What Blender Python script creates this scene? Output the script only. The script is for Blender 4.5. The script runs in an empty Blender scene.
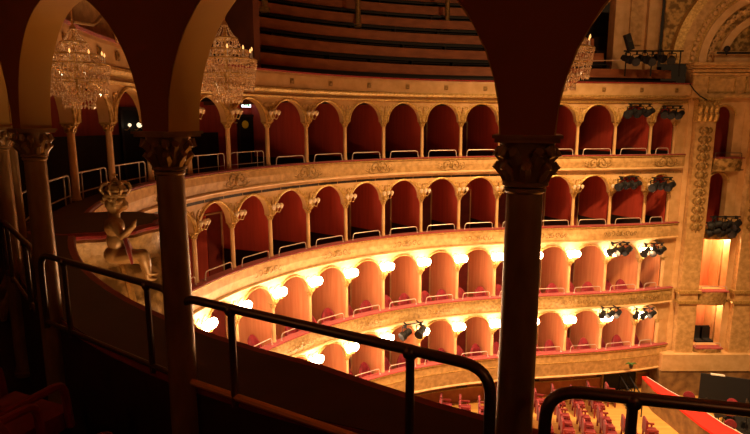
import bpy, bmesh, math, random
from mathutils import Vector, Matrix
random.seed(5)
C = bpy.context.scene.collection
PI = math.pi
BAY = 1.6
F = 551.8
PITCH = 0.17173

# ------------------------------------------------------------------ helpers
def tag(o, label=None, cat=None, group=None, kind=None):
    if label: o['label'] = label
    if cat: o['category'] = cat
    if group: o['group'] = group
    if kind: o['kind'] = kind
    return o

def empty(name, loc=(0, 0, 0), rz=0.0):
    o = bpy.data.objects.new(name, None)
    C.objects.link(o)
    o.location = loc
    o.rotation_euler = (0, 0, rz)
    o.empty_display_size = 0.1
    return o

def copy_tree(o, parent=None):
    kids = list(o.children)
    c = o.copy()
    C.objects.link(c)
    c.parent = parent
    for ch in kids:
        copy_tree(ch, c)
    return c

class MB:
    def __init__(s):
        s.v = []; s.f = []
    def add(s, vs, fs):
        b = len(s.v)
        s.v += [tuple(p) for p in vs]
        s.f += [tuple(b + i for i in f) for f in fs]
        return s
    def box(s, x0, x1, y0, y1, z0, z1):
        return s.add([(x0,y0,z0),(x1,y0,z0),(x1,y1,z0),(x0,y1,z0),(x0,y0,z1),(x1,y0,z1),(x1,y1,z1),(x0,y1,z1)],
                     [(0,3,2,1),(4,5,6,7),(0,1,5,4),(1,2,6,5),(2,3,7,6),(3,0,4,7)])
    def lathe(s, prof, n=16, c=(0,0), sx=1, sy=1, cap=True):
        vs = []; fs = []
        for r, z in prof:
            for k in range(n):
                a = 2*PI*k/n
                vs.append((c[0]+r*sx*math.cos(a), c[1]+r*sy*math.sin(a), z))
        for j in range(len(prof)-1):
            for k in range(n):
                fs.append((j*n+k, j*n+(k+1)%n, (j+1)*n+(k+1)%n, (j+1)*n+k))
        if cap:
            fs.append(tuple(range(n))[::-1])
            fs.append(tuple((len(prof)-1)*n+k for k in range(n)))
        return s.add(vs, fs)
    def tube(s, pts, r, n=8, flat=1.0):
        pts = [Vector(p) for p in pts]
        m = len(pts)
        rr = r if isinstance(r, (list, tuple)) else [r]*m
        t0 = (pts[1]-pts[0]).normalized()
        up = Vector((0, 1, 0)) if abs(t0.y) < .9 else Vector((0, 0, 1))
        nrm = (up - t0*up.dot(t0)).normalized()
        vs = []; fs = []
        for i in range(m):
            t = (pts[min(i+1, m-1)] - pts[max(i-1, 0)])
            t = t.normalized() if t.length > 1e-9 else t0
            nrm = (nrm - t*nrm.dot(t))
            nrm = nrm.normalized() if nrm.length > 1e-6 else up
            b = t.cross(nrm)
            for k in range(n):
                a = 2*PI*k/n
                vs.append(pts[i] + nrm*math.cos(a)*rr[i]*flat + b*math.sin(a)*rr[i])
        for i in range(m-1):
            for k in range(n):
                fs.append((i*n+k, i*n+(k+1)%n, (i+1)*n+(k+1)%n, (i+1)*n+k))
        fs.append(tuple(range(n))[::-1]); fs.append(tuple((m-1)*n+k for k in range(n)))
        return s.add(vs, fs)
    def ball(s, c, r, n=8, m=6, sc=(1, 1, 1)):
        vs = [(c[0], c[1], c[2]-r*sc[2])]; fs = []
        for j in range(1, m):
            t = PI*j/m
            for k in range(n):
                a = 2*PI*k/n
                vs.append((c[0]+r*sc[0]*math.sin(t)*math.cos(a), c[1]+r*sc[1]*math.sin(t)*math.sin(a), c[2]-r*sc[2]*math.cos(t)))
        vs.append((c[0], c[1], c[2]+r*sc[2]))
        for k in range(n):
            fs.append((0, 1+(k+1)%n, 1+k))
            fs.append((len(vs)-1, 1+(m-2)*n+k, 1+(m-2)*n+(k+1)%n))
        for j in range(m-2):
            for k in range(n):
                fs.append((1+j*n+k, 1+j*n+(k+1)%n, 1+(j+1)*n+(k+1)%n, 1+(j+1)*n+k))
        return s.add(vs, fs)
    def mesh(s, name, mat, smooth=False):
        me = bpy.data.meshes.new(name)
        me.from_pydata(s.v, [], s.f)
        me.materials.append(mat)
        bm = bmesh.new(); bm.from_mesh(me)
        bmesh.ops.recalc_face_normals(bm, faces=bm.faces)
        bm.to_mesh(me); bm.free()
        if smooth:
            me.polygons.foreach_set('use_smooth', [True]*len(me.polygons))
            try: me.set_sharp_from_angle(angle=math.radians(40))
            except Exception: pass
        me.update()
        return me
    def build(s, name, mat, parent=None, smooth=False):
        o = bpy.data.objects.new(name, s.mesh(name, mat, smooth))
        C.objects.link(o)
        if parent: o.parent = parent
        return o

def round_path(pts, rad, n=5):
    pts = [Vector(p) for p in pts]
    out = [pts[0]]
    for i in range(1, len(pts)-1):
        a = (pts[i-1]-pts[i]); b = (pts[i+1]-pts[i])
        r = min(rad, a.length*.45, b.length*.45)
        p0 = pts[i]+a.normalized()*r; p1 = pts[i]+b.normalized()*r
        for k in range(n+1):
            t = k/n
            out.append(p0*(1-t)**2 + pts[i]*2*t*(1-t) + p1*t*t)
    out.append(pts[-1])
    return out

def P(px, py, Y):
    u = (px-375)/F; v = -(py-217)/F
    y = math.cos(PITCH)+v*math.sin(PITCH); z = v*math.cos(PITCH)-math.sin(PITCH)
    t = Y/y
    return Vector((u*t, Y, z*t))

# ------------------------------------------------------------------ materials
def mat(name, col, rough=.6, metal=0.0, col2=None, scale=8, detail=4, bump=0.0, emit=None, estr=0, trans=0, spec=.5, lo=.35, hi=.65, stretch=None, bscale=None, sheen=0):
    m = bpy.data.materials.new(name); m.use_nodes = True
    nt = m.node_tree; b = nt.nodes['Principled BSDF']
    b.inputs['Base Color'].default_value = (*col, 1)
    b.inputs['Roughness'].default_value = rough
    b.inputs['Metallic'].default_value = metal
    b.inputs['Specular IOR Level'].default_value = spec
    if sheen: b.inputs['Sheen Weight'].default_value = sheen
    if trans: b.inputs['Transmission Weight'].default_value = trans
    if emit:
        b.inputs['Emission Color'].default_value = (*emit, 1); b.inputs['Emission Strength'].default_value = estr
    if col2 or bump:
        tc = nt.nodes.new('ShaderNodeTexCoord'); mp = nt.nodes.new('ShaderNodeMapping')
        nt.links.new(tc.outputs['Object'], mp.inputs[0])
        if stretch: mp.inputs['Scale'].default_value = stretch
        n = nt.nodes.new('ShaderNodeTexNoise'); n.inputs['Scale'].default_value = scale; n.inputs['Detail'].default_value = detail
        nt.links.new(mp.outputs[0], n.inputs[0])
        if col2:
            r = nt.nodes.new('ShaderNodeValToRGB')
            r.color_ramp.elements[0].position = lo; r.color_ramp.elements[0].color = (*col, 1)
            r.color_ramp.elements[1].position = hi; r.color_ramp.elements[1].color = (*col2, 1)
            nt.links.new(n.outputs[0], r.inputs[0]); nt.links.new(r.outputs[0], b.inputs['Base Color'])
        if bump:
            n2 = nt.nodes.new('ShaderNodeTexNoise'); n2.inputs['Scale'].default_value = bscale or scale*2; n2.inputs['Detail'].default_value = 3
            nt.links.new(mp.outputs[0], n2.inputs[0])
            bp = nt.nodes.new('ShaderNodeBump'); bp.inputs['Strength'].default_value = bump; bp.inputs['Distance'].default_value = .03
            nt.links.new(n2.outputs[0], bp.inputs['Height']); nt.links.new(bp.outputs[0], b.inputs['Normal'])
    return m

M = {}
M['cream'] = mat('cream_paint', (.66,.42,.20), .5, col2=(.54,.32,.125), scale=3)
M['face'] = mat('aged_gilt_paint', (.60,.37,.15), .5, col2=(.40,.23,.075), scale=6, detail=6, bump=.25, bscale=30)
M['face2'] = mat('mottled_gold_paint', (.50,.32,.12), .5, col2=(.26,.155,.045), scale=9, detail=7, bump=.5, bscale=25)
M['gold'] = mat('gilding', (.62,.40,.13), .42, .35, col2=(.36,.21,.05), scale=14, bump=.3)
M['gold_deep'] = mat('deep_gilding', (.40,.24,.07), .45, .35, col2=(.20,.11,.03), scale=16, bump=.5)
M['ornate'] = mat('carved_gilt_stucco', (.50,.32,.11), .5, .2, col2=(.16,.09,.02), scale=5, detail=5, bump=1.0, bscale=7, lo=.42, hi=.58)
M['velvet'] = mat('crimson_velvet', (.30,.012,.008), .8, col2=(.20,.006,.006), scale=10, sheen=.3)
M['doorred'] = mat('dark_red_door', (.22,.022,.012), .6, col2=(.16,.014,.008), scale=3)
M['seat'] = mat('red_seat_velvet', (.26,.004,.014), .8, col2=(.16,.003,.009), scale=10, sheen=.2)
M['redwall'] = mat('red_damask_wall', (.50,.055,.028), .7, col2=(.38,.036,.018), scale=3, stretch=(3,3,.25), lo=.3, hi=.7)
M['boxwall'] = mat('salmon_red_damask_wall', (.78,.33,.15), .7, col2=(.66,.22,.09), scale=3, stretch=(3,3,.25), lo=.3, hi=.7)  # red damask turned orange: the lamps' glow is put into the colour
M['dark'] = mat('dark_stained_wood', (.020,.009,.006), .55, col2=(.012,.006,.004), scale=6)
M['ledgewood'] = mat('dark_brown_ledge', (.045,.014,.006), .6, col2=(.03,.009,.004), scale=5)
M['maroon'] = mat('dark_maroon_plaster', (.27,.078,.014), .8, spec=.2, col2=(.24,.068,.012), scale=2)
M['bench'] = mat('brown_bench_wood', (.42,.13,.04), .55, col2=(.30,.085,.025), scale=2, stretch=(1,1,3))
M['brownwall'] = mat('brown_plaster', (.16,.045,.016), .7, col2=(.12,.032,.012), scale=2)
M["ochre"] = mat("ochre_arch_paint", (.46,.25,.035), .65, col2=(.42,.22,.028), scale=2)
M['nearcol'] = mat('bronze_gilt_iron', (.36,.22,.08), .38, .3, col2=(.22,.12,.04), scale=9, stretch=(1,1,.4))
M['steel'] = mat('dull_steel', (.16,.12,.10), .35, .8)
M['palerail'] = mat('pale_metal', (.62,.50,.42), .4, .4)
M['brass'] = mat('brass', (.75,.36,.12), .5, .5)
M['black'] = mat('black_metal', (.010,.009,.010), .6, spec=.25)
M['blackcloth'] = mat('black_cloth', (.008,.006,.006), .9)
M['lampglass'] = mat('lit_lamp_glass', (1,.9,.75), .4, emit=(1,.80,.52), estr=40)
M['dimglass'] = mat('unlit_lamp_glass', (.60,.45,.28), .25)
M['lens'] = mat('spotlight_lens', (.04,.035,.035), .15)
M['litlens'] = mat('lit_spotlight_lens', (1,.9,.8), .3, emit=(1,.85,.6), estr=14)
M['crystal'] = mat('cut_crystal', (1.0,.80,.55), .06, trans=.25, spec=1.0, col2=(.70,.40,.18), scale=60)
M['stone'] = mat('brown_marble', (.30,.17,.07), .4, col2=(.14,.07,.03), scale=3)
M['parquet'] = mat('honey_parquet', (.70,.40,.11), .45, col2=(.58,.30,.07), scale=2, stretch=(.4,4,1))
M['redcloth'] = mat('bright_red_cloth', (.80,.018,.008), .8)
M['terracotta'] = mat('orange_panelled_wall', (.48,.16,.05), .6, col2=(.36,.11,.03), scale=3)
M['putto'] = mat('gilt_putto', (.30,.18,.06), .4, .25, col2=(.28,.16,.05), scale=12)
M['sign'] = mat('lit_exit_sign', (.9,.95,1), .4, emit=(.85,.92,1), estr=2.2)
M['green'] = mat('sign_green', (.02,.35,.1), .5, emit=(.05,.6,.2), estr=.6)
M['yellow'] = mat('yellow_disc', (.75,.55,.03), .5)
M['globe'] = mat('lit_opal_globe', (1,.85,.6), .4, emit=(1,.75,.45), estr=1.6)
M['plant'] = mat('leaf_green', (.06,.14,.02), .6)
M['white'] = mat('white_paint', (.8,.75,.68), .5)

# ------------------------------------------------------------------ plan curve of the horseshoe
KN = [.2975,.2028,.1476,.1502,.1566,.1603,.1472,.1427,.1211,.0633,-.0286,-.0893,-.1201]
N_END = 23
def kap(i):
    if i < 0: return .05
    t = min(i, N_END)/N_END*(len(KN)-1)
    k = min(int(t), len(KN)-2); f = t-k
    return KN[k]*(1-f)+KN[k+1]*f
SUB = 24
_I0 = -3
_tab = {}
def _integrate():
    x, y, th = .5314, 1.9446, .2725
    _tab[0] = (x, y, th)
    for j in range(0, 24*SUB):
        i = j/SUB
        th2 = th + kap(i+.5/SUB)/SUB; tm = (th+th2)/2
        x += -math.cos(tm)*BAY/SUB; y += math.sin(tm)*BAY/SUB; th = th2
        _tab[j+1] = (x, y, th)
    x, y, th = _tab[0]
    for j in range(0, _I0*SUB, -1):
        i = j/SUB
        th2 = th - kap(i-.5/SUB)/SUB; tm = (th+th2)/2
        x -= -math.cos(tm)*BAY/SUB; y -= math.sin(tm)*BAY/SUB; th = th2
        _tab[j-1] = (x, y, th)
_integrate()
def cur(i):
    t = max(_I0, min(23.9, i))*SUB
    k = math.floor(t); f = t-k
    a = _tab[k]; b = _tab[k+1] if k+1 in _tab else a
    return tuple(a[q]*(1-f)+b[q]*f for q in range(3))
def at(i, off, z):
    x, y, th = cur(i)
    return Vector((x+math.sin(th)*off, y+math.cos(th)*off, z))
def rz(i):
    th = cur(i)[2]
    return math.atan2(-math.sin(th), math.cos(th))     # local +Y points into the hall

def loft(prof, i0, i1, step=.25, closed=True, offf=None):
    """prof: list of (off, z); swept along the plan curve"""
    n = max(1, int(round((i1-i0)/step)))
    mb = MB(); pf_ = prof if callable(prof) else (lambda i: prof)
    m = len(pf_(i0))
    vs = []; fs = []
    for a in range(n+1):
        i = i0+(i1-i0)*a/n
        for o, z in pf_(i):
            vs.append(at(i, o if offf is None else o+offf(i), z))
    for a in range(n):
        for k in range(m if closed else m-1):
            fs.append((a*m+k, a*m+(k+1)%m, (a+1)*m+(k+1)%m, (a+1)*m+k))
    if closed:
        fs.append(tuple(range(m))); fs.append(tuple(n*m+k for k in range(m)))
    return mb.add(vs, fs)

def arcade(bays, spring, ztop, t, rad, pier=None):
    """wall with semicircular openings, one per bay (k0, k1) along the curve"""
    mb = MB()
    NA = 16
    for k0, k1 in bays:
        r = min(rad, (k1-k0)*BAY/2-((BAY/2-rad) if pier is None else pier)); sp = spring+rad-r; km = (k0+k1)/2
        prof = [(k0, sp), (km-r/BAY, sp)]
        for a in range(1, NA):
            ph = PI - PI*a/NA
            prof.append((km+r/BAY*math.cos(ph), sp+r*math.sin(ph)))
        prof += [(km+r/BAY, sp), (k1, sp)]
        if sp > spring+.01:
            for ka, kb in ((k0, km-r/BAY), (km+r/BAY, k1)):
                vs = []; 
                for s_ in (ka, kb):
                    vs += [at(s_, t, spring), at(s_, t, sp), at(s_, -t, sp), at(s_, -t, spring)]
                mb.add(vs, [(0,1,2,3),(4,7,6,5),(0,4,5,1),(1,5,6,2),(2,6,7,3),(3,7,4,0)])
        m = len(prof); vs = []; fs = []
        for (s, z) in prof:
            vs += [at(s, t, z), at(s, t, ztop), at(s, -t, z), at(s, -t, ztop)]
        for j in range(m-1):
            a, b = 4*j, 4*(j+1)
            fs += [(a, b, b+1, a+1), (b+2, a+2, a+3, b+3), (a, a+2, b+2, b), (a+1, b+1, b+3, a+3)]
        mb.add(vs, fs)
    return mb

def archivolt(k, spring, off, rad, w=.06, d=.03, k1=None):
    mb = MB(); vs = []; fs = []; NA = 18
    if k1 is not None:
        r0 = rad; rad = min(rad, (k1-k)*BAY/2-(BAY/2-rad)); spring += r0-rad; k = (k+k1)/2-.5
    for a in range(NA+1):
        ph = PI-PI*a/NA
        for rr, oo in ((rad-.005, off), (rad-.005, off+d), (rad+w*.5, off+d*1.6), (rad+w, off+d), (rad+w, off)):
            vs.append(at(k+.5+rr/BAY*math.cos(ph), oo, spring+rr*math.sin(ph)))
    for a in range(NA):
        for q in range(4):
            fs.append((a*5+q, a*5+q+1, (a+1)*5+q+1, (a+1)*5+q))
    return mb.add(vs, fs)

ORD = ['first','second','third','fourth','fifth','sixth','seventh','eighth','ninth','tenth','eleventh','twelfth','thirteenth','fourteenth','fifteenth','sixteenth','seventeenth','eighteenth','nineteenth','twentieth','twenty-first','twenty-second','twenty-third','twenty-fourth']
def nth(i, last=21):
    return ORD[max(0, min(len(ORD)-1, last-i))]

TIER = {1: dict(H=-1.313, spring=-.02, rad=.66, bot=-1.92, i0=-2, name='top row', floor=-2.02),
        2: dict(H=-4.151, spring=-2.82, rad=.675, bot=-4.84, i0=7, name='second row', floor=-4.87),
        3: dict(H=-6.982, spring=-5.66, rad=.675, bot=-7.67, i0=8, name='upper lamp-lit row', floor=-7.66),
        4: dict(H=-9.528, spring=-8.44, rad=.675, bot=-10.62, i0=9, name='lowest lamp-lit row', floor=-10.45)}
GH = 1.50      # gallery rim
KE = 21.74
IE = 22.0     # end of the horseshoe at the pilaster
LIP = .24

# ------------------------------------------------------------------ prototype meshes
def curl(mb, cx, cz, r, a0, turns, w, sgn=1, y=0.0, n=14):
    pts = []; rad = []
    for k in range(n+1):
        t = k/n
        a = a0 + sgn*turns*2*PI*t
        rr = r*(1-.8*t)
        pts.append((cx+rr*math.cos(a), y, cz+rr*math.sin(a))); rad.append(w*(1-.45*t))
    mb.tube(pts, rad, 5, .8)
def relief_mesh(name, m, seed=0, W=.55, Hh=.19):
    mb = MB()
    mb.ball((0, 0, 0), .075, 10, 6, (1.1, .45, 1.5))
    for s in (-1, 1):
        curl(mb, s*.18, .02, .11, PI/2, .9, .026, -s)
        curl(mb, s*.30, -.05, .09, -PI/2, .9, .022, s)
        curl(mb, s*.42, .02, .07, PI/2, .8, .018, -s)
        mb.tube([(s*.05, 0, -.11), (s*.2, 0, -.16), (s*.36, 0, -.12), (s*.5, 0, -.05), (s*.58, 0, -.08)], [.02, .024, .02, .014, .006], 5, .7)
        mb.tube([(s*.02, 0, .1), (s*.1, 0, .17), (s*.2, 0, .16)], [.022, .02, .008], 5, .7)
        for q in range(4):
            mb.ball((s*(.12+.11*q), .0, -.02+.06*(-1)**q), .022, 6, 4, (1.3, .7, 1))
    return mb.mesh(name, m, True)
R_FACE = relief_mesh('relief', M['gold_deep'])
def wide_relief():
    mb = MB()
    for s in (-1, 1):
        for q, (x, z, r) in enumerate([(.12, .0, .10), (.30, .03, .10), (.46, -.02, .085), (.60, .02, .07)]):
            curl(mb, s*x, z, r, PI/2*(-1)**q, 1.0, .024, s*(-1)**q)
    mb.ball((0, 0, 0.02), .08, 10, 6, (1, .5, 1.3))
    return mb.mesh('relief', M['gold_deep'], True)
R_WIDE = wide_relief()
def spandrel_mesh():
    mb = MB()
    # acanthus rising from the capital and opening between the two arches
    for s in (-1, 0, 1):
        mb.tube([(0, 0, .02), (s*.04, .02, .18), (s*.13, .03, .36), (s*.30, .02, .50)], [.05, .05, .04, .012], 6, .6)
    mb.tube([(0, .02, .0), (0, .05, .25), (0, .03, .50)], [.055, .05, .02], 6, .7)
    for s in (-1, 1):
        curl(mb, s*.13, .50, .10, -PI/2, .9, .026, s)
        curl(mb, s*.31, .57, .06, -PI/2, .9, .018, s)
    for q in range(5):
        mb.ball((0, .05, .12+.1*q), .035, 6, 4, (1.2, .7, .8))
    return mb.mesh('spandrel_relief', M['gold'], True)
R_SPAN = spandrel_mesh()
SQ = MB().box(-.07, .07, -.01, .03, -.08, .08).add([(-.05,.03,-.06),(.05,.03,-.06),(.05,.03,.06),(-.05,.03,.06),(0,.055,0)],[(0,1,4),(1,2,4),(2,3,4),(3,0,4)]).mesh('square_boss', M['gold_deep'])

def leaf_capital(m, r=.075, h=.17, n=16, name='capital', big=False):
    mb = MB()
    if big: mb.lathe([(r*1.0, .02), (r*1.25, .05), (r*1.35, .09), (r*1.3, .12), (r*1.45, .15), (r*1.5, h-.02)], n)
    mb.lathe([(r*.98, 0), (r*1.22, .008), (r*1.22, .022), (r*1.0, .028), (r*.95, .06), (r*1.05, .11), (r*1.3, .14)], n)
    for row, (z0, hh, ro, cnt, a0) in enumerate(((.028, .055, 1.35, 8, 0), (.06, .06, 1.5, 8, PI/8)) if not big else ((.025, .055, 1.62, 8, 0), (.055, .075, 1.72, 8, PI/8))):
        for k in range(cnt):
            a = a0+2*PI*k/cnt; c, s = math.cos(a), math.sin(a)
            pts = [(r*.98*c, r*.98*s, z0), (r*1.12*c, r*1.12*s, z0+hh*.5), (r*ro*c, r*ro*s, z0+hh), (r*(ro+.12)*c, r*(ro+.12)*s, z0+hh*.78)]
            mb.tube(pts, [.018, .022, .017, .006], 6)
    for k in range(4):
        a = PI/4+PI/2*k; c, s = math.cos(a), math.sin(a)
        mb.tube([(r*1.05*c, r*1.05*s, .095), (r*1.4*c, r*1.4*s, .13), (r*1.72*c, r*1.72*s, .138), (r*1.78*c, r*1.78*s, .118), (r*1.6*c, r*1.6*s, .11)], [.014, .018, .018, .015, .008], 6)
    w = r*1.62
    mb.box(-w, w, -w, w, h-.026, h-.010); mb.box(-w*1.08, w*1.08, -w*1.08, w*1.08, h-.012, h)
    return mb.mesh(name, m, True)
def shaft_mesh(m, h, r=.066):
    return MB().lathe([(r*1.25, 0), (r*1.25, .04), (r*1.1, .05), (r*1.12, .075), (r*1.0, .09), (r*1.02, h*.3), (r*.98, h*.7), (r*.92, h-.02), (r*1.05, h-.012), (r*1.05, h)], 20).mesh('shaft', m, True)

FAR_CAP = leaf_capital(M['gold'], .070, .17)
FAR_SHAFT = {}
for t, T in TIER.items():
    FAR_SHAFT[t] = shaft_mesh(M['cream'], T['spring']-.17-(T['H']), .062)
def far_column(t, i):
    T = TIER[t]
    i = KE if i == 22 else i
    p = at(i, 0, T['H'])
    e = empty('colonette', p, rz(i))
    tag(e, f"slim gilded colonette in the {T['name']}, {nth(i if i != KE else 22, 22)} from the tall pilaster", 'column', f"gilded colonettes of the {T['name']}")
    for nm, me, z in (('shaft', FAR_SHAFT[t], 0), ('capital', FAR_CAP, T['spring']-.17-T['H'])):
        o = bpy.data.objects.new(nm, me); C.objects.link(o); o.parent = e; o.location = (0, 0, z)
    return e

# ------------------------------------------------------------------ setting: tiers
trim_n = [0]
def trim(mb, m, parent=None, smooth=False, label=None, name=None):
    if parent is None:
        trim_n[0] += 1
        o = mb.build(name or f'trim_{trim_n[0]}', m, None, smooth)
        tag(o, label, None, None, 'structure')
        return o
    return mb.build(name or 'moulding', m, parent, smooth)

def wide(i):
    return .27*max(0.0, min(1.0, (7.5-i)/2.5)) - (.33*max(0.0, min(1.0, (.7-i)/1.0)))
for t, T in TIER.items():
    LI = (lambda i: LIP+wide(i)) if t == 1 else (lambda i: LIP)
    H = T['H']; i0 = T['i0']; nm = T['name']
    fm = M['face2'] if t == 3 else M['face']
    # parapet: gilt face, velvet top, mouldings
    fb = T['bot'] + .05
    face = loft([(.02, H-.04), (LIP-.02, H-.04), (LIP, H-.10), (LIP+.02, (H+fb)/2), (LIP-.01, fb), (.10, fb), (.10, T['bot']-.02), (.02, T['bot']-.02)], i0, IE)
    if t == 1:
        face = loft(lambda i: [(.06, H-.04), (LI(i)-.02, H-.04), (LI(i), H-.10), (LI(i)+.02, (H+fb)/2), (LI(i)-.01, fb), (.10, fb), (.06, -2.35 if i < 6 else -2.1)], i0, IE)
    pf = trim(face, fm, label=f'gilded curved parapet of the {nm}')
    o = loft(lambda i: [(-.04 if t > 1 else .03, H-.045), (LI(i)+.03, H-.045), (LI(i)+.05, H-.02), (LI(i)+.03, H), (-.04 if t > 1 else .03, H)], i0, IE).build('velvet_ledge', M['velvet'], pf)
    if t == 1:
        loft(lambda i: [(.035, H+.001), (LI(i)-.03, H+.001), (LI(i)-.03, H+.006), (.035, H+.006)], i0, 7.5).build('ledge_panel', M['ledgewood'], pf)  # dark brown top laid over the near stretch of the velvet ledge
        loft([(.025, -2.31), (.055, -2.31), (.055, H-.045), (.025, H-.045)], i0, 7.5).build('inner_panel', M['ledgewood'], pf)
    loft(lambda i: [(LI(i)-.01, H-.10), (LI(i)+.045, H-.085), (LI(i)+.045, H-.055), (LI(i)-.01, H-.045)], i0, IE).build('upper_moulding', M['gold'], pf)
    loft(lambda i: [(LI(i)-.03, fb-.05), (LI(i)+.04, fb-.035), (LI(i)+.055, fb), (LI(i)+.03, fb+.035), (LI(i)-.02, fb+.045)], i0, IE).build('lower_moulding', M['cream'], pf)
    if t == 4:
        loft([(LIP-.02, -9.99), (LIP+.03, -9.98), (LIP+.03, -9.95), (LIP-.02, -9.94)], i0, IE).build('middle_moulding', M['gold'], pf)
    # carved reliefs on the face, one every second bay
    if t < 4:
        start = {1: 8.1, 2: 10.75, 3: 11.6}[t]
        i = start
        while i < IE-.3:
            r = bpy.data.objects.new('relief', R_FACE if t == 1 else R_WIDE); C.objects.link(r); r.parent = pf
            r.location = at(i, LIP+.02, (H-.08+fb)/2); r.rotation_euler = (0, 0, rz(i))
            r.scale = (1.15, 1, 1.15)
            i += 1.9
    # arcade wall with archivolts
    far0 = 3 if t == 1 else i0
    crown = T['spring']+T['rad']; fb0 = H-.5
    top = GH-.55 if t == 1 else TIER[t-1]['bot']+.02
    w = arcade([(k_, k_+1) for k_ in range(far0, 21)]+[(21, KE)], T['spring'], top, .10, T['rad'])
    # half bay up to the pilaster
    wo = w.build(f'wall_arcade_{t}', M['cream'], None)
    tag(wo, f'cream and gold arcade wall of the {nm}', None, None, 'structure')
    loft([(.10, fb0), (.10, top), (-.1, top), (-.1, fb0)], KE, 22.15, .1).build('end_pier', M['cream'], wo)
    archivolt(21, T['spring'], .10, T['rad'], k1=KE).build('archivolt', M['gold'], wo, True)
    for k in range(far0, 21):
        archivolt(k, T['spring'], .10, T['rad']).build('archivolt', M['gold'], wo, True)
    for k in range(far0 if far0 > 3 else 5, 22):
        r = bpy.data.objects.new('spandrel_relief', R_SPAN); C.objects.link(r); r.parent = wo
        r.location = at(k, .11, T['spring']); r.rotation_euler = (0, 0, rz(k))
    for k in range(5 if t == 1 else i0, 23):
        far_column(t, k)
    # floor slab
    fz = T['floor']; NF = -2.31
    if t > 1:
        o = loft([(-1.75, fz), (.05, fz), (.05, fz-.08), (-1.75, fz-.08)], i0, IE).build(f'floor_tier_{t}', M['dark'])
        tag(o, f'floor of the {nm}', None, None, 'structure')
        ceil = TIER[t-1]['floor']-.08
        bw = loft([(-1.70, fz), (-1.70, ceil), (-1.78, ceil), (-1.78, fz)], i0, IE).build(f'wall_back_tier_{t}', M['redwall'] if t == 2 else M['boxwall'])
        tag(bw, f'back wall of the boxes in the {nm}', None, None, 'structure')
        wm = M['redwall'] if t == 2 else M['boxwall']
        o = loft([(-1.7, ceil+.0), (-.1, ceil+.0), (-.1, ceil-.03), (-1.7, ceil-.03)], i0, IE).build('soffit', M['cream'] if t > 2 else M['redwall'], bw)
    else:
        ceil = GH-.75
        wm = M['redwall']
        backoff = lambda i: 0 if i > 7 else -(min(1, (7-i)/4))*1.1
        o = loft(lambda i: (lambda z: [(-2.4, z), (.10, z), (.10, z-.08), (-2.4, z-.08)])(NF if i < 5 else (fz if i > 7 else NF+(fz-NF)*(i-5)/2)), -2.5, IE).build('floor_tier_1', M['dark'])
        tag(o, 'dark floor of the top row promenade', None, None, 'structure')
        o = loft([(-5.0, NF-.01), (-2.35, NF-.01), (-2.35, NF-.14), (-5.0, NF-.14)], -2.5, 4).build('floor_rear', M['dark'])
        tag(o, 'dark floor behind the near arcade', None, None, 'structure')
        bw = loft([(-2.30, NF), (-2.30, ceil), (-2.38, ceil), (-2.38, NF)], -2.5, IE, offf=backoff).build('wall_back_tier_1', M['redwall'])
        tag(bw, 'red back wall of the top row', None, None, 'structure')
        o = loft([(-2.26, fz), (-2.26, -.35), (-2.31, -.35), (-2.31, fz)], -2.5, 11, offf=backoff).build('wainscot', M['dark'], bw)  # dark band along the lower part of the back wall
        o = loft([(-3.9, ceil+.35), (-.08, ceil+.35), (-.08, ceil+.25), (-3.9, ceil+.25)], -2.5, 11).build('ceiling_top_row', M['maroon'])
        tag(o, 'dark maroon ceiling over the top row promenade', None, None, 'structure')
        o = loft([(-2.3, ceil+.02), (-.1, ceil+.02), (-.1, ceil-.02), (-2.3, ceil-.02)], 11, IE).build('ceiling_boxes', M['redwall'])
        tag(o, 'ceiling over the boxes of the top row', None, None, 'structure')
    # partitions and inner doors
    bo = -1.70 if t > 1 else -2.30
    for k in range(max(i0, 10 if t > 1 else 11), 22):
        a = at(k+1 if k < 21 else 21.7, -.08, 0); b = at(k+.74 if k < 21 else 21.6, bo, 0)
        d = (b-a).normalized(); q = Vector((-d.y, d.x, 0))*.03
        z0, z1 = fz, ceil+.0
        mb = MB()
        ps = [a+q, a-q, b-q, b+q]
        mb.add([(p.x, p.y, z0) for p in ps]+[(p.x, p.y, z1) for p in ps], [(0,3,2,1),(4,5,6,7),(0,1,5,4),(1,2,6,5),(2,3,7,6),(3,0,4,7)])
        mb.build('partition', wm, bw)
        if t <= 2:
            # dark band on the lower part of the partition, upper two rows only
            q2 = Vector((-d.y, d.x, 0))*.036
            ps = [a+q2+d*.05, a-q2+d*.05, b-q2, b+q2]
            zz = H+.12
            MB().add([(p.x, p.y, z0) for p in ps]+[(p.x, p.y, zz) for p in ps], [(0,3,2,1),(4,5,6,7),(0,1,5,4),(1,2,6,5),(2,3,7,6),(3,0,4,7)]).build('dado', M['dark'], bw)
        # door with a pale frame in the strip of back wall
        dz = T['spring']-.05
        if k >= 10:
            loft([(bo+.005, fz), (bo+.03, fz), (bo+.03, dz), (bo+.005, dz)], k+.40, k+.70, .34).build('door_panel', M['doorred'], bw)
            fr = loft([(bo+.01, fz), (bo+.06, fz), (bo+.06, dz+.05), (bo+.01, dz+.05)], k+.70, k+.735, .03)
            f2 = loft([(bo+.01, dz), (bo+.06, dz), (bo+.06, dz+.05), (bo+.01, dz+.05)], k+.36, k+.735, .4)
            fr.add(f2.v, f2.f)
            fr.build('door_frame', M['cream'], bw)

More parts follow.
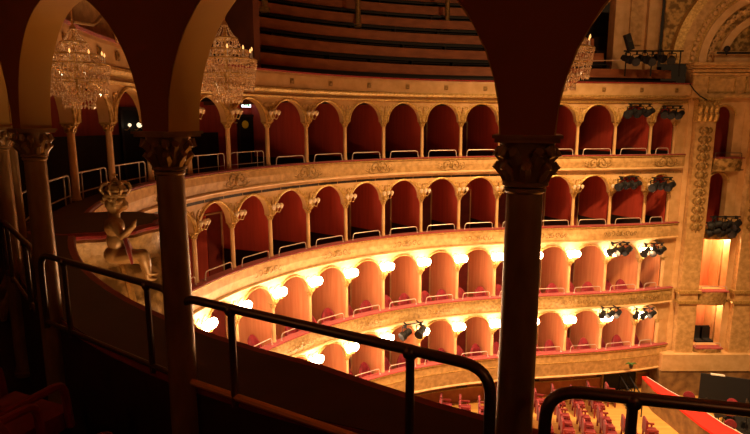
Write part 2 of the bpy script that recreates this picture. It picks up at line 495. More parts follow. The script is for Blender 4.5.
# gallery rim and face above the top row
g = trim(loft([(-.1, GH-.04), (LIP, GH-.04), (LIP+.02, GH-.12), (LIP+.02, GH-.50), (.10, GH-.55), (-.1, GH-.55)], 3, IE), M['cream'], label='plain cream parapet of the open gallery above the boxes')
loft([(-.15, GH-.045), (LIP+.04, GH-.045), (LIP+.05, GH), (-.15, GH)], 3, IE).build('velvet_ledge', M['velvet'], g)
loft([(.09, GH-.66), (LIP+.0, GH-.62), (LIP+.07, GH-.56), (LIP+.07, GH-.51), (LIP, GH-.48), (.09, GH-.50)], 3, IE).build('cornice', M['gold'], g)
loft([(.09, GH-.80), (.17, GH-.79), (.19, GH-.74), (.09, GH-.72)], 3, IE).build('architrave', M['gold'], g)
for k in range(4, 22):
    for dx in ((0, .5) if k < 9 else (0,)):
        i = k+.52+dx
        if i > IE: continue
        r = bpy.data.objects.new('square_boss', SQ); C.objects.link(r); r.parent = g
        r.location = at(i, LIP+.02, GH-.29); r.rotation_euler = (0, 0, rz(i))

# stepped bench rows of the open gallery
o = loft([(-.1, GH-.1), (-.1, GH-.75), (-.2, GH-.75), (-.2, GH-.1)], 3, IE).build('wall_gallery_inner', M['brownwall']); tag(o, None, None, None, 'structure')
prof = [(-.15, GH-.6)]
for r in range(7):
    prof += [(-.55-.8*r, GH-.6+.69*r), (-.55-.8*r, GH-.6+.69*(r+1))]
prof += [(-6.6, GH-.6+.69*7), (-6.6, GH-.9), (-.15, GH-.9)]
o = loft(prof, 10.6, IE).build('floor_gallery_steps', M['dark']); tag(o, 'dark stepped floor of the open gallery', None, None, 'structure')
for r in range(6):
    z = 2.05+.69*r; of = -.42-.8*r; ie = IE-.3 if r == 0 else 20.0
    e = empty('bench', (0, 0, 0))
    tag(e, f"long curved brown wooden bench of the open gallery, {ORD[r]} row up from the parapet", 'bench', 'curved gallery benches')
    loft([(of, z-.34), (of+.07, z-.34), (of+.03, z), (of-.02, z)], 11.0, ie).build('backrest', M['bench'], e)
    loft([(of+.03, z-.45), (of+.33, z-.45), (of+.33, z-.50), (of+.03, z-.50)], 11.0, ie).build('seat', M['dark'], e)
    for k in range(12, int(ie)+1):
        l = MB().box(-.02, .02, 0, .30, -.27, .0).build('leg', M['dark'], e)
        l.location = at(k+.0, of+.03, z-.50); l.rotation_euler = (0, 0, rz(k))
o = loft([(-6.6, GH-1), (-6.6, 9.5), (-6.8, 9.5), (-6.8, GH-1)], 10.6, 23).build('wall_gallery_back', M['brownwall']); tag(o, 'dark back wall of the gallery', None, None, 'structure')
o = loft([(-6.6, GH-1), (.0, GH-1), (.0, 9.5), (-6.6, 9.5)], 10.75, 10.9, .15).build('wall_gallery_end', M['brownwall']); tag(o, 'dark end wall of the gallery', None, None, 'structure')
o = loft([(-.2, GH-.1), (-.2, 9.5), (-.4, 9.5), (-.4, GH-.1)], 3, 8.6).build('wall_above_royal', M['face']); tag(o, 'gilded wall over the royal box side', None, None, 'structure')
for n_, (px, py) in enumerate(((265, 12), (358, 28), (447, 30))):
    b = P(px, py, [18.6, 22.4, 24.2][n_])
    e = empty('gallery_post', (b.x, b.y, b.z))
    tag(e, ['gilded post rising from the gallery benches beside the end wall', 'gilded post rising from the middle of the gallery benches', 'gilded post rising from the gallery benches nearest the stage'][n_], 'post', 'posts among the gallery benches')
    MB().box(-.14, .14, -.14, .14, 0, .14).build('base', M['gold_deep'], e)
    MB().lathe([(.10, .14), (.10, 6)], 12).build('shaft', M['gold_deep'], e, True)

# auditorium ceiling, stalls floor, wall under the lowest boxes
o = MB().box(-14, 30, -6, 34, 9.5, 9.8).build('ceiling', M['maroon']); tag(o, 'dark auditorium ceiling', None, None, 'structure')
FL = -11.8
o = MB().box(-14, 30, -6, 34, FL-.2, FL).build('floor', M['parquet']); tag(o, 'honey coloured parquet floor of the stalls', None, None, 'structure')
sw = loft([(-.55, FL), (-.55, -10.55), (-.70, -10.55), (-.70, FL)], 0, IE).build('wall_stalls', M['terracotta']); tag(sw, 'orange panelled wall around the stalls', None, None, 'structure')
loft([(-.54, FL+.62), (-.49, FL+.62), (-.49, FL+.67), (-.54, FL+.67)], 0, IE).build('dado_rail', M['gold'], sw)
loft([(-.55, -10.56), (.08, -10.56), (.08, -10.64), (-.55, -10.64)], 0, IE).build('soffit', M['dark'], sw)
for k in range(10, 22):
    if k % 2 == 0:
        loft([(-.54, FL+.70), (-.50, FL+.70), (-.50, FL+.98), (-.54, FL+.98)], k+.2, k+.5, .3).build('vent_panel', M['dark'], sw)

# near end of the hall under our own row (closes the shell)
o = loft([(-.1, FL), (-.1, -2.4), (-.3, -2.4), (-.3, FL)], -2.5, 7).build('wall_lower_near', M['face2']); tag(o, None, None, None, 'structure')
for t in (2, 3, 4):
    pass

# ------------------------------------------------------------------ the near arcade (dark, seen from inside)
NB = [(-2, -1), (-1, 0), (0, 1.015), (1.015, 2), (2, 3)]
NR = [(b_-a_)*BAY/2-.085 for a_, b_ in NB]; NS = -.045
w = MB()
for (a_, b_), r_ in zip(NB, NR):
    m_ = arcade([(a_, b_)], NS, 2.2, .085, r_, .085)
    w.add(m_.v, m_.f)
no = w.build('wall_arcade_near', M['maroon']); tag(no, 'dark maroon arcade wall in front of us', None, None, 'structure')
# painted intrados ring
for (a_, b_), r_ in zip(NB, NR):
    mb = MB(); vs = []; fs = []; NA = 24
    for a in range(NA+1):
        ph = PI-PI*a/NA
        for rr, oo in ((r_+.002, -.083), (r_-.006, -.083), (r_-.006, .09), (r_+.016, .09)):
            vs.append(at((a_+b_)/2+rr/BAY*math.cos(ph), oo, NS+rr*math.sin(ph)))
    for a in range(NA):
        for q in range(3): fs.append((a*4+q, a*4+q+1, (a+1)*4+q+1, (a+1)*4+q))
    mb.add(vs, fs).build('painted_soffit', M['ochre'], no, True)
NCAP = leaf_capital(M['nearcol'], .065, .185, 24, 'capital', True)
NSH = shaft_mesh(M['nearcol'], 2.075, .069)
nl = {-1: 'dark column beyond the edge', 0: 'thick dark column with leafy capital standing closest, in front of the lit boxes',
      1: 'bronze column with leafy capital standing between the two arches that frame the chandeliers',
      2: 'bronze column with leafy capital in front of the promenade, beside the two slender gilt columns',
      3: 'gilt column at the edge of the view behind the steel handrail end', 4: 'slender gilt column right beside the column at the edge of the view'}
for i in (0, 1, 2, 3, 4):
    e = empty('arcade_column', at(i if i != 1 else 1.03, 0, -2.305), rz(i))
    tag(e, nl[i], 'column', None, 'thing')
    for nm_, me, z in (('shaft', NSH, 0), ('capital', NCAP, 2.075)):
        o = bpy.data.objects.new(nm_, me); C.objects.link(o); o.parent = e; o.location = (0, 0, z)

# ------------------------------------------------------------------ rails
def chord_frame(k, a, b, off, z):
    p = at(k+a, off, z); q = at(k+b, off, z)
    d = q-p
    ang = math.atan2(-d.y, -d.x)   # local +X runs towards lower index, local +Y into the hall
    return p, q, ang
def double_rail(p, q, h_top, h_low, m, m2, r, label, group, posts=(.2, .8), zb=-.02):
    L = (q-p).length
    ang = math.atan2((q-p).y, (q-p).x)
    e = empty('safety_rail', p, ang)
    tag(e, label, 'handrail', group)
    pts = round_path([(0, 0, zb), (0, 0, h_top), (L, 0, h_top), (L, 0, zb)], .11, 6)
    MB().tube(pts, r, 10).build('handrail', m, e, True)
    MB().tube([(0, 0, h_low), (L*.5, 0, h_low), (L, 0, h_low)], r*.8, 8).build('lower_bar', m2, e, True)
    for f in posts:
        mb = MB().tube([(L*f, 0, zb-.0), (L*f, 0, h_top)], r*.85, 8)
        mb.ball((L*f, 0, h_top-.01), r*1.5, 8, 6)
        mb.build('post', m, e, True)
    return e
G1 = 'handrails along the near and curved end of the top row'
H1 = -1.313
# three rails in front of us
pA = at(1, 0, H1) + Vector((.07, -.02, 0)); pA = Vector((-.955, 2.60, H1)); qA = Vector((.405, 1.80, H1))
double_rail(pA, qA, .465, .03, M['steel'], M['brass'], .021, 'large dark steel handrail with brass lower bar crossing in front of the lit boxes', G1, (.215, .80))
double_rail(at(1.93, -.06, H1), at(1.07, .02, H1), .475, .02, M['steel'], M['steel'], .019, 'dark steel handrail between the two bronze columns, in front of the cherub', G1, (.22, .84))
double_rail(at(2.95, -.05, H1), at(2.06, -.05, H1), .475, .02, M['steel'], M['steel'], .019, 'dark steel handrail at the edge of view beside the slender gilt columns', G1, (.2, .8))
double_rail(Vector((.575, 1.72, H1)), Vector((1.95, 1.40, H1)), .43, .02, M['steel'], M['brass'], .021, 'dark steel handrail crossing in front of the stalls and the red barrier', G1, (.19, .8))
for k in range(4, 11):
    p, q, _ = chord_frame(k, .08, .92, -.05, H1)
    double_rail(p, q, .44, .10, M['palerail'], M['palerail'], .014, f'pale double-bar handrail on the top row, {nth(k,21)} arch from the tall pilaster', G1, (.2, .8))
def make_small_rail(k, t):
    T = TIER[t]
    p, q, _ = chord_frame(k, .13, .87 if k < 21 else .52, .13, T['H'])
    L = (q-p).length; ang = math.atan2((q-p).y, (q-p).x)
    h = .24
    e = empty('box_rail', p, ang)
    tag(e, f"low pale rail, {T['name']}, {nth(k,21)} box from the tall pilaster", 'handrail', f"low rails of the {T['name']}")
    MB().tube(round_path([(0, 0, -.01), (.03, 0, h), (L-.03, 0, h), (L, 0, -.01)], .09, 4), .016, 6).build('rail', M['palerail'], e, True)
    for x in (0, L): 
        MB().lathe([(.03, 0), (.03, .02), (.018, .03)], 8, (x, 0)).build('foot', M['palerail'], e, True)
for t in (1, 2, 3, 4):
    for k in range({1: 11, 2: 8, 3: 9, 4: 10}[t], 22):
        make_small_rail(k, t)

# ------------------------------------------------------------------ wall lamps
ARM = MB()
ARM.tube([(0, 0, -.10), (0, .10, -.14), (0, .22, -.10), (0, .26, 0)], .014, 6)
for s in (-1, 1):
    ARM.tube([(0, .20, -.11), (s*.10, .22, -.14), (s*.16, .24, -.02)], .012, 6)
ARM.ball((0, .01, -.10), .05, 8, 6, (1, .5, 1.5))
ARM = ARM.mesh('arm', M['gold'], True)
SH_ON = MB().lathe([(.04, -.03), (.09, .03), (.115, .11), (.09, .20), (.03, .24)], 12).mesh('lamp_shade', M['lampglass'], True)
SH_OFF = MB().lathe([(.03, 0), (.055, .05), (.07, .10), (.05, .14), (.02, .16)], 12).mesh('lamp_shade', M['dimglass'], True)
def sconce(t, i, lit, power=56):
    T = TIER[t]
    e = empty('wall_lamp', at(i, .11, T['spring']+(.30 if lit else .22)), rz(i))
    if lit:
        tag(e, f"glowing glass lamp cluster in the {T['name']}, {nth(i)} from the tall pilaster", 'lamp', f"glowing lamps of the {T['name']}")
    else:
        tag(e, f"unlit glass lamp cluster in the {T['name']}, {nth(i)} from the tall pilaster", 'lamp', f"unlit lamps of the {T['name']}")
    o = bpy.data.objects.new('arm', ARM); C.objects.link(o); o.parent = e
    for dx, dy, dz in ((0, .26, 0), (-.16, .24, -.02), (.16, .24, -.02)):
        o = bpy.data.objects.new('lamp_shade', SH_ON if lit else SH_OFF); C.objects.link(o); o.parent = e; o.location = (dx, dy, dz)
    if lit:
        l = bpy.data.lights.new('lamp_light', 'POINT'); l.energy = power; l.color = (1, .55, .25); l.shadow_soft_size = .10
        lo = bpy.data.objects.new('lamp_light', l); C.objects.link(lo); lo.parent = e; lo.location = (0, .50, .05)
    return e
for i in range(9, 22): sconce(3, i, True)
for i in range(11, 22): sconce(4, i, True)
for i in range(8, 22): sconce(2, i, False)
for i in range(9, 13): sconce(1, i, False)
# the same lamps on the rows below us, on our own side of the hall (just under the frame)
for i in (-2, -1, 0, 1, 2):
    e = empty('wall_lamp', at(i, .10, -5.3), rz(i))
    tag(e, 'glowing glass lamp cluster on the rows of boxes below our own parapet', 'lamp', 'lamps on the near side below')
    for dx, dy, dz in ((0, .26, 0), (-.16, .24, -.02), (.16, .24, -.02)):
        o = bpy.data.objects.new('lamp_shade', SH_ON); C.objects.link(o); o.parent = e; o.location = (dx, dy, dz)
    l = bpy.data.lights.new('lamp_light', 'POINT'); l.energy = 150; l.color = (1, .55, .25); l.shadow_soft_size = .15
    lo = bpy.data.objects.new('lamp_light', l); C.objects.link(lo); lo.parent = e; lo.location = (0, .6, 0)

# ------------------------------------------------------------------ armchairs in the boxes
def tub_chair(name, m, sc=1.0):
    e = empty(name)
    # seat faces +Y
    mb = MB(); n = 14; vs = []; fs = []
    for k in range(n+1):
        a = PI*1.0 + PI*k/n
        hh = .50+.40*math.sin(PI*k/n)
        for rr, z in ((.27, .22), (.29, hh+.02), (.25, hh+.05), (.21, hh), (.20, .24)):
            vs.append((rr*math.cos(a), rr*math.sin(a)*.85, z))
    for k in range(n):
        for q in range(5): fs.append((k*5+q, k*5+(q+1)%5, (k+1)*5+(q+1)%5, (k+1)*5+q))
    fs.append((0,1,2,3,4)); fs.append(tuple(n*5+q for q in range(5)))
    mb.add(vs, fs); mb.build('backrest', m, e, True)
    MB().lathe([(.20, .24), (.24, .27), (.25, .40), (.22, .46), (.12, .48)], 14, (0, .02)).build('seat', m, e, True)
    for sx in (-1, 1):
        for sy in (-1, 1):
            MB().lathe([(.012, 0), (.018, .25)], 6, (sx*.15, sy*.15)).build('leg', M['dark'], e)
    return e
CH = tub_chair('armchair', M['seat'])
first = True
for t in (3, 4):
    T = TIER[t]
    for k in range(10 if t == 3 else 11, 22):
        for s, (fx, off, dr) in enumerate(((.28, -.42, .25), (.70, -.38, -.2)) if k < 21 else ((.32, -.42, .2),)):
            rnd = random.uniform(-.03, .03)
            o = CH if first else copy_tree(CH); first = False
            o.location = at(k+fx+rnd, off+random.uniform(-.06, .05), T['floor'])
            o.rotation_euler = (0, 0, rz(k+fx)+dr+random.uniform(-.3, .3))
            o.scale = (.95, .95, 1.0 if t == 3 else 1.28)
            tag(o, f"red armchair, {T['name']}, {nth(k,21)} box from the tall pilaster, {'nearer' if s else 'farther from'} it", 'armchair', f"red armchairs of the {T['name']}")

# dark chairs close to us, behind the parapet
def fauteuil():
    e = empty('theatre_chair')
    mb = MB(); vs = []; fs = []; n = 14
    for k in range(n+1):
        a = PI*k/n; x = -.25*math.cos(a); z = .62+.28*math.sin(a)**.7; yb = -.22-.05*math.sin(a)
        for (yy, zz) in ((yb-.05, .42), (yb-.05, z), (yb-.02, z+.03), (yb+.03, z), (yb+.03, .42)):
            vs.append((x, yy, zz))
    for k in range(n):
        for q in range(5): fs.append((k*5+q, k*5+(q+1)%5, (k+1)*5+(q+1)%5, (k+1)*5+q))
    fs.append((0,1,2,3,4)); fs.append(tuple(n*5+q for q in range(5)))
    mb.add(vs, fs).build('backrest', M['velvet'], e, True)
    pts = [(-.26, -.25, .40), (-.26, -.25, .62)]+[(-.26*math.cos(PI*k/12), -.25-.05*math.sin(PI*k/12), .62+.31*math.sin(PI*k/12)**.7) for k in range(1, 12)]+[(.26, -.25, .62), (.26, -.25, .40)]
    MB().tube(pts, .022, 8).build('piping', M['velvet'], e, True)
    MB().box(-.24, .24, -.22, .22, .34, .44).build('seat', M['velvet'], e)
    for s in (-1, 1):
        MB().tube(round_path([(s*.27, -.22, .60), (s*.27, .16, .62), (s*.27, .18, .36)], .06), .022, 8).build('armrest', M['velvet'], e, True)
    for sx in (-1, 1):
        for sy in (-1, 1): MB().box(sx*.22-.02, sx*.22+.02, sy*.18-.02, sy*.18+.02, 0, .35).build('leg', M['dark'], e)
    return e
fc = fauteuil()
o = loft([(-3.8, -2.30), (-.42, -2.30), (-.42, -1.99), (-3.8, -1.99)], -2.5, 3.5).build('floor_step', M['dark']); tag(o, 'dark raised step behind the near parapet', None, None, 'structure')
for n_, (x, y, a, lb) in enumerate(((-1.02, 1.85, .1, 'dark red velvet theatre chair in the gloom, the largest one, beside the bronze column'),
                            (-1.50, 2.25, .15, 'dark red velvet theatre chair in the gloom, middle one of the row beside us'),
                            (-1.97, 2.70, .2, 'dark red velvet theatre chair in the gloom at the very edge of view'))):
    o = fc if n_ == 0 else copy_tree(fc)
    th = cur(1)[2]
    o.location = (x, y, -1.99); o.rotation_euler = (0, 0, rz(1.3)+a)
    tag(o, lb, 'chair', 'dark chairs behind the near parapet')

# ------------------------------------------------------------------ promenade details
def on_back(px, py, off, i0=5, i1=14):
    """point of the top row's back wall seen at that direction"""
    best = None
    i = i0
    while i < i1:
        p = at(i, off, 0)
        d = abs((p.x/p.y)-(px-375)/(F*1.0)) if False else None
        yc = p.y*math.cos(PITCH)-0*math.sin(PITCH)
        e = abs(375+F*p.x/yc-px)
        if best is None or e < best[0]: best = (e, i)
        i += .02
    i = best[1]; p = at(i, off, 0); q = P(px, py, p.y)
    return i, Vector((p.x, p.y, q.z))
bo = -2.28
i_, p = on_back(249, 140, bo, 8, 13)
e = empty('exit_door', (p.x, p.y, -2.305), rz(i_)); tag(e, 'dark exit door with a yellow round sign under the lit exit sign', 'door')
MB().box(-.42, .42, 0, .06, 0, 2.45).build('door_leaf', M['black'], e)
MB().box(-.50, -.42, 0, .09, 0, 2.53).box(.42, .50, 0, .09, 0, 2.53).box(-.5, .5, 0, .09, 2.45, 2.53).build('door_frame', M['dark'], e)
mb = MB().lathe([(.0, 0), (.13, 0), (.13, .015), (0, .015)], 20, cap=False); o = mb.build('round_sign', M['yellow'], e); o.rotation_euler = (-PI/2, 0, 0); o.location = (.22, .09, 2.2)
MB().tube([(0, .08, .9), (0, .08, 1.3)], .015, 6).build('handle', M['brass'], e)
i_, p = on_back(247, 105, bo+.1, 8, 13)
e = empty('exit_sign', p, rz(i_)); tag(e, 'small glowing white and green exit sign above the dark door', 'sign')
MB().box(-.17, .17, -.03, .03, -.075, .075).build('sign_panel', M['sign'], e)
MB().box(-.10, -.03, .03, .035, -.04, .04).box(.0, .03, .03, .035, -.045, .045).box(.05, .12, .03, .035, -.012, .012).build('pictogram', M['green'], e)
MB().box(-.19, .19, -.05, -.03, -.09, .09).build('housing', M['black'], e)
i_, p = on_back(133, 150, bo, 6, 10)
e = empty('promenade_door', (p.x, p.y, -2.305), rz(i_)); tag(e, 'dark doorway of the promenade behind two small glowing globes', 'door')
MB().box(-.42, .42, 0, .05, 0, 2.6).build('door_leaf', M['black'], e)
MB().box(-.50, -.42, 0, .09, 0, 2.68).box(.42, .50, 0, .09, 0, 2.68).box(-.5, .5, 0, .09, 2.6, 2.68).build('door_frame', M['dark'], e)
for px, lb in ((129, 'small glowing globe lamp beside the dark doorway, dimmer of the pair'), (139.5, 'small glowing globe lamp beside the dark doorway, brighter of the pair')):
    i_, p = on_back(px, 125, bo+.22, 5, 11)
    e = empty('globe_lamp', p, rz(i_)); tag(e, lb, 'lamp', 'globe lamps by the promenade doorway')
    MB().ball((0, 0, 0), .07 if px > 135 else .045, 12, 8).build('globe', M['globe'], e, True)
    MB().tube([(0, -.22, -.12), (0, -.1, -.14), (0, 0, -.06)], .012, 6).build('arm', M['brass'], e, True)

# ------------------------------------------------------------------ chandeliers
OCT = [(0,0,1),(1,0,0),(0,1,0),(-1,0,0),(0,-1,0),(0,0,-1)]
OF = [(0,1,2),(0,2,3),(0,3,4),(0,4,1),(5,2,1),(5,3,2),(5,4,3),(5,1,4)]
def chandelier_meshes():
    rnd = random.Random(3)
    gold = MB(); cr = MB()
    def drop(x, y, z, s, l=1.6):
        a = rnd.random()*PI; c, sn = math.cos(a), math.sin(a)
        cr.add([(x+s*(p[0]*c-p[1]*sn), y+s*(p[0]*sn+p[1]*c), z+s*l*p[2]) for p in OCT], OF)
    # central stem and rings; z=0 is the bottom
    gold.lathe([(.01, .18), (.05, .2), (.02, .26), (.03, .4), (.06, .46), (.03, .52), (.025, .8), (.05, .86), (.02, .92), (.02, 1.15), (.05, 1.18), (.015, 1.24)], 12)
    rings = [(.24, .26), (.43, .44), (.46, .66), (.34, .80), (.18, .98)]
    for r, z in rings:
        gold.tube([(r*math.cos(2*PI*k/28), r*math.sin(2*PI*k/28), z) for k in range(29)], .013, 6)
    for r, z in rings:
        for k in range(6):
            a = 2*PI*k/6
            gold.tube([(.02*math.cos(a), .02*math.sin(a), z+.08), (r*.5*math.cos(a), r*.5*math.sin(a), z-.02), (r*math.cos(a), r*math.sin(a), z)], .009, 5)
    for r, z, ln, cnt in ((.24, .26, 6, 26), (.43, .44, 6, 48), (.46, .66, 6, 52), (.34, .80, 4, 36), (.18, .98, 5, 20)):
        for k in range(cnt):
            a = 2*PI*k/cnt
            for q in range(ln):
                rr = r-.006*q+rnd.uniform(-.006, .006)
                drop(rr*math.cos(a+rnd.uniform(-.03, .03)), rr*math.sin(a+rnd.uniform(-.03, .03)), z-.025-q*.036+rnd.uniform(-.012, .012), rnd.uniform(.009, .020) if q < ln-1 else .022, rnd.uniform(.9, 1.6) if q < ln-1 else 2.0)
    # swags from the crown to the outer ring
    for k in range(12):
        a = 2*PI*k/12
        for q in range(16):
            t = q/15; r = .18+(.46-.18)*t; z = .98-.32*t-.10*math.sin(PI*t)
            drop(r*math.cos(a), r*math.sin(a), z, .016, 1.1)
        for q in range(10):
            t = q/9; r = .03+.15*t; z = 1.2-.22*t-.03*math.sin(PI*t)
            drop(r*math.cos(a), r*math.sin(a), z, .013, 1.1)
    for q in range(30):
        a = rnd.random()*2*PI; r = rnd.random()*.2
        drop(r*math.cos(a), r*math.sin(a), .2-.10*(1-r/.2)*1.0, .018, 2)
    candle = MB(); bulb = MB()
    return gold.mesh('frame', M['gold'], True), cr.mesh('crystal_strands', M['crystal'])
CG, CC = chandelier_meshes()
M['flame'] = mat('glowing_candle_bulb', (1,.7,.35), .4, emit=(1,.5,.15), estr=1.6)
FLM = MB().lathe([(.0, .0), (.014, .02), (.010, .05), (0, .07)], 8).mesh('bulb', M['flame'], True)
CND = MB().lathe([(.022, 0), (.008, .01), (.008, .07), (.004, .10)], 8).mesh('candle', M['white'], True)
def chandelier(px, ybot, Y, sc, lab, wall_i=None):
    b = P(px, ybot, Y)
    e = empty('chandelier', b); e.scale = (sc, sc, sc)
    tag(e, lab, 'chandelier', 'crystal chandeliers')
    o = bpy.data.objects.new('frame', CG); C.objects.link(o); o.parent = e
    o = bpy.data.objects.new('crystal_strands', CC); C.objects.link(o); o.parent = e; o['kind'] = 'stuff'
    for k in range(10):
        a = 2*PI*k/10
        o = bpy.data.objects.new('candle', CND); C.objects.link(o); o.parent = e; o.location = (.40*math.cos(a), .40*math.sin(a), .69)
        f_ = bpy.data.objects.new('bulb', FLM); C.objects.link(f_); f_.parent = o; f_.location = (0, 0, .10)
    l = bpy.data.lights.new('bulb_light', 'POINT'); l.energy = 3.5; l.color = (1, .6, .3); l.shadow_soft_size = .2
    lo = bpy.data.objects.new('bulb_light', l); C.objects.link(lo); lo.parent = e; lo.location = (0, 0, .85)
    L = (9.5-b.z)/sc
    MB().tube([(0, 0, 1.22), (0, 0, L)], .010, 6).build('chain', M['brass'], e)
    if wall_i is not None:
        w_ = at(wall_i, .3, GH+.4) - b
        w_ = w_/sc
        MB().tube(round_path([(w_.x, w_.y, w_.z-.5), (w_.x*.8, w_.y*.8, w_.z+.05), (w_.x*.4, w_.y*.4, 1.5), (0, 0, 1.28)], .3), .03, 8).build('bracket', M['gold_deep'], e, True)
    return e
chandelier(80, 110, 7.3, .86, 'crystal chandelier seen through the arch above the promenade, beside the thick bronze column', 7.0)
chandelier(228, 104, 8.6, .98, 'crystal chandelier hanging just above the exit sign, in front of the gallery end wall')
chandelier(561, 92, 8.6, .95, 'crystal chandelier mostly hidden behind the dark arch, beside the cream pilaster')

# ------------------------------------------------------------------ royal canopy with putto
cx, cy = -3.72, 7.15
e = empty('royal_canopy', (cx, cy, 0), rz(6.35)); tag(e, 'bulging gilded canopy with dark velvet top below the cherub', 'canopy')
def half_lathe(prof, n=28, a0=-.15*PI, a1=1.15*PI, sx=1.0, sy=1.0):
    mb = MB(); vs = []; fs = []; m = len(prof)
    for k in range(n+1):
        a = a0+(a1-a0)*k/n
        sc = 1+.03*math.cos(a*14)
        for r, z in prof: vs.append((r*sc*math.cos(a)*sx, r*sc*math.sin(a)*sy, z))
    for k in range(n):
        for q in range(m-1): fs.append((k*m+q, k*m+q+1, (k+1)*m+q+1, (k+1)*m+q))
    return mb.add(vs, fs)
half_lathe([(.0, -1.29), (.80, -1.295), (.80, -1.32)], a0=0, a1=2*PI).build('dark_top', M['ledgewood'], e)
half_lathe([(.78, -1.30), (.84, -1.30), (.90, -1.33), (.90, -1.36), (.86, -1.38)], a0=0, a1=2*PI).build('velvet_rim', M['velvet'], e)
half_lathe([(.86, -1.375), (.89, -1.41), (.85, -1.50), (.84, -1.68), (.88, -1.74)], a0=0, a1=2*PI).build('gilt_drum', M['face2'], e, True)
half_lathe([(.86, -1.72), (.92, -1.80), (1.02, -1.95), (1.10, -2.12), (1.14, -2.30), (1.14, -2.45), (1.04, -2.46)], a0=0, a1=2*PI).build('gilt_roof', M['ornate'], e, True)
for k in range(9):
    a = 2*PI*k/9
    mb = MB(); mb.tube([(r_*math.cos(a), r_*math.sin(a), z_) for r_, z_ in ((.89, -1.74), (1.04, -1.95), (1.12, -2.12), (1.16, -2.30), (1.16, -2.44))], [.03, .04, .04, .035, .03], 6)
    mb.build('rib', M['gold'], e, True)

def limb(mb, a, b, ra, rb, n=10):
    a = Vector(a); b = Vector(b)
    mb.tube([a+(b-a)*t for t in (0, .33, .66, 1)], [ra, ra*.95+rb*.08, rb*.75+ra*.3, rb], n)
    mb.ball(a, ra, n, 6); mb.ball(b, rb, n, 6)
pp = P(118, 271, 6.12)
pe = empty('putto', pp, -1.15); tag(pe, 'gilded cherub statue sitting with bent leg beneath a carved crown on the royal canopy', 'statue')
mb = MB()
# local: +X to the side, +Y into the hall, z up; total about one metre
mb.ball((0, 0, .20), .125, 14, 10, (1.05, 1.0, .9))          # hips
mb.ball((.0, .01, .36), .115, 14, 10, (1.0, .85, 1.25))      # belly
mb.ball((0, .0, .52), .125, 14, 10, (1.15, .8, .95))         # chest
limb(mb, (0, .0, .60), (.01, .02, .69), .055, .05)           # neck
mb.ball((.02, .03, .78), .105, 16, 12, (.92, 1.0, 1.08))     # head
mb.ball((.02, .115, .74), .045, 10, 8, (1, .8, .8))          # chin / cheeks
mb.ball((.06, .10, .76), .035, 8, 6); mb.ball((-.02, .10, .76), .035, 8, 6)
mb.ball((.02, .135, .775), .016, 8, 6, (1, 1, 1.3))          # nose
mb.ball((.115, .02, .77), .025, 8, 6, (.5, 1, 1.4)); mb.ball((-.075, .02, .77), .025, 8, 6, (.5, 1, 1.4))
limb(mb, (.12, .0, .57), (.22, .07, .44), .05, .04); limb(mb, (.22, .07, .44), (.29, .16, .55), .04, .028)
mb.ball((.30, .18, .58), .034, 8, 6, (1, .7, 1.3))
for q in range(4): limb(mb, (.285+.012*q, .19, .60), (.280+.014*q, .205, .64-.006*abs(q-1.5)), .010, .008, 6)
limb(mb, (.275, .175, .58), (.258, .19, .605), .010, .008, 6)
limb(mb, (-.12, .0, .57), (-.20, -.02, .70), .05, .04); limb(mb, (-.20, -.02, .70), (-.12, .03, .86), .04, .028)
mb.ball((-.10, .04, .90), .034, 8, 6, (1, .7, 1.3))
for q in range(4): limb(mb, (-.115+.012*q, .05, .92), (-.10+.014*q, .055, .955), .010, .008, 6)
limb(mb, (.07, .04, .18), (.20, .24, .22), .085, .062); limb(mb, (.20, .24, .22), (.19, .28, .0), .060, .034)
mb.ball((.19, .32, -.02), .035, 8, 6, (.8, 1.7, .7))
limb(mb, (-.07, .04, .17), (-.11, .26, .08), .085, .062); limb(mb, (-.11, .26, .08), (-.14, .28, -.16), .060, .034)
mb.ball((-.14, .32, -.18), .035, 8, 6, (.8, 1.7, .7))
body = mb.build('body', M['putto'], pe, True)
md = body.modifiers.new('r', 'REMESH'); md.mode = 'VOXEL'; md.voxel_size = .011; md.use_smooth_shade = True
md = body.modifiers.new('s', 'SMOOTH'); md.iterations = 3; md.factor = .5
mb = MB()
for q in range(46):
    a = random.random()*2*PI; t = random.random()
    z = .78+.10*t; r = .10*math.sqrt(max(.02, 1-t*t*.9))
    yy = .02+r*math.sin(a)
    if yy > .085 and z < .84: continue
    mb.ball((.02+r*math.cos(a), yy, z+.012), .028, 7, 5)
mb.build('hair', M['putto'], pe, True)
mb = MB().tube([(-.15, -.04, .26), (.0, .13, .25), (.15, .12, .30), (.25, .10, .40), (.33, .12, .30), (.36, .14, .16)], [.03, .05, .05, .045, .04, .02], 8, .6)
mb.build('drapery', M['velvet'], pe, True)
pe.scale = (1.12, 1.12, 1.0)
ce = empty('carved_crown', pp + Vector((.05, .0, .855)), 0); ce.scale = (.85, .85, .8); tag(ce, 'carved gilt crown with a knob, carried above the head of the cherub', 'crown')
MB().lathe([(.14, 0), (.16, .015), (.16, .05), (.145, .06)], 20).build('circlet', M['gold_deep'], ce, True)
mb = MB()
for k in range(8):
    a = 2*PI*k/8
    mb.tube([(.15*math.cos(a)*s_, .15*math.sin(a)*s_, z_) for s_, z_ in ((1, .05), (1.3, .12), (1.15, .18), (.6, .215), (.08, .20))], [.016, .02, .018, .015, .012], 6)
mb.build('arches', M['gold_deep'], ce, True)
MB().lathe([(.12, .05), (.14, .10), (.11, .16), (.03, .18)], 16).build('cap', M['gold_deep'], ce, True)
MB().ball((0, 0, .24), .035, 10, 8).tube([(0, 0, .26), (0, 0, .34)], .010, 6).tube([(-.035, 0, .31), (.035, 0, .31)], .010, 6).build('knob', M['gold'], ce, True)

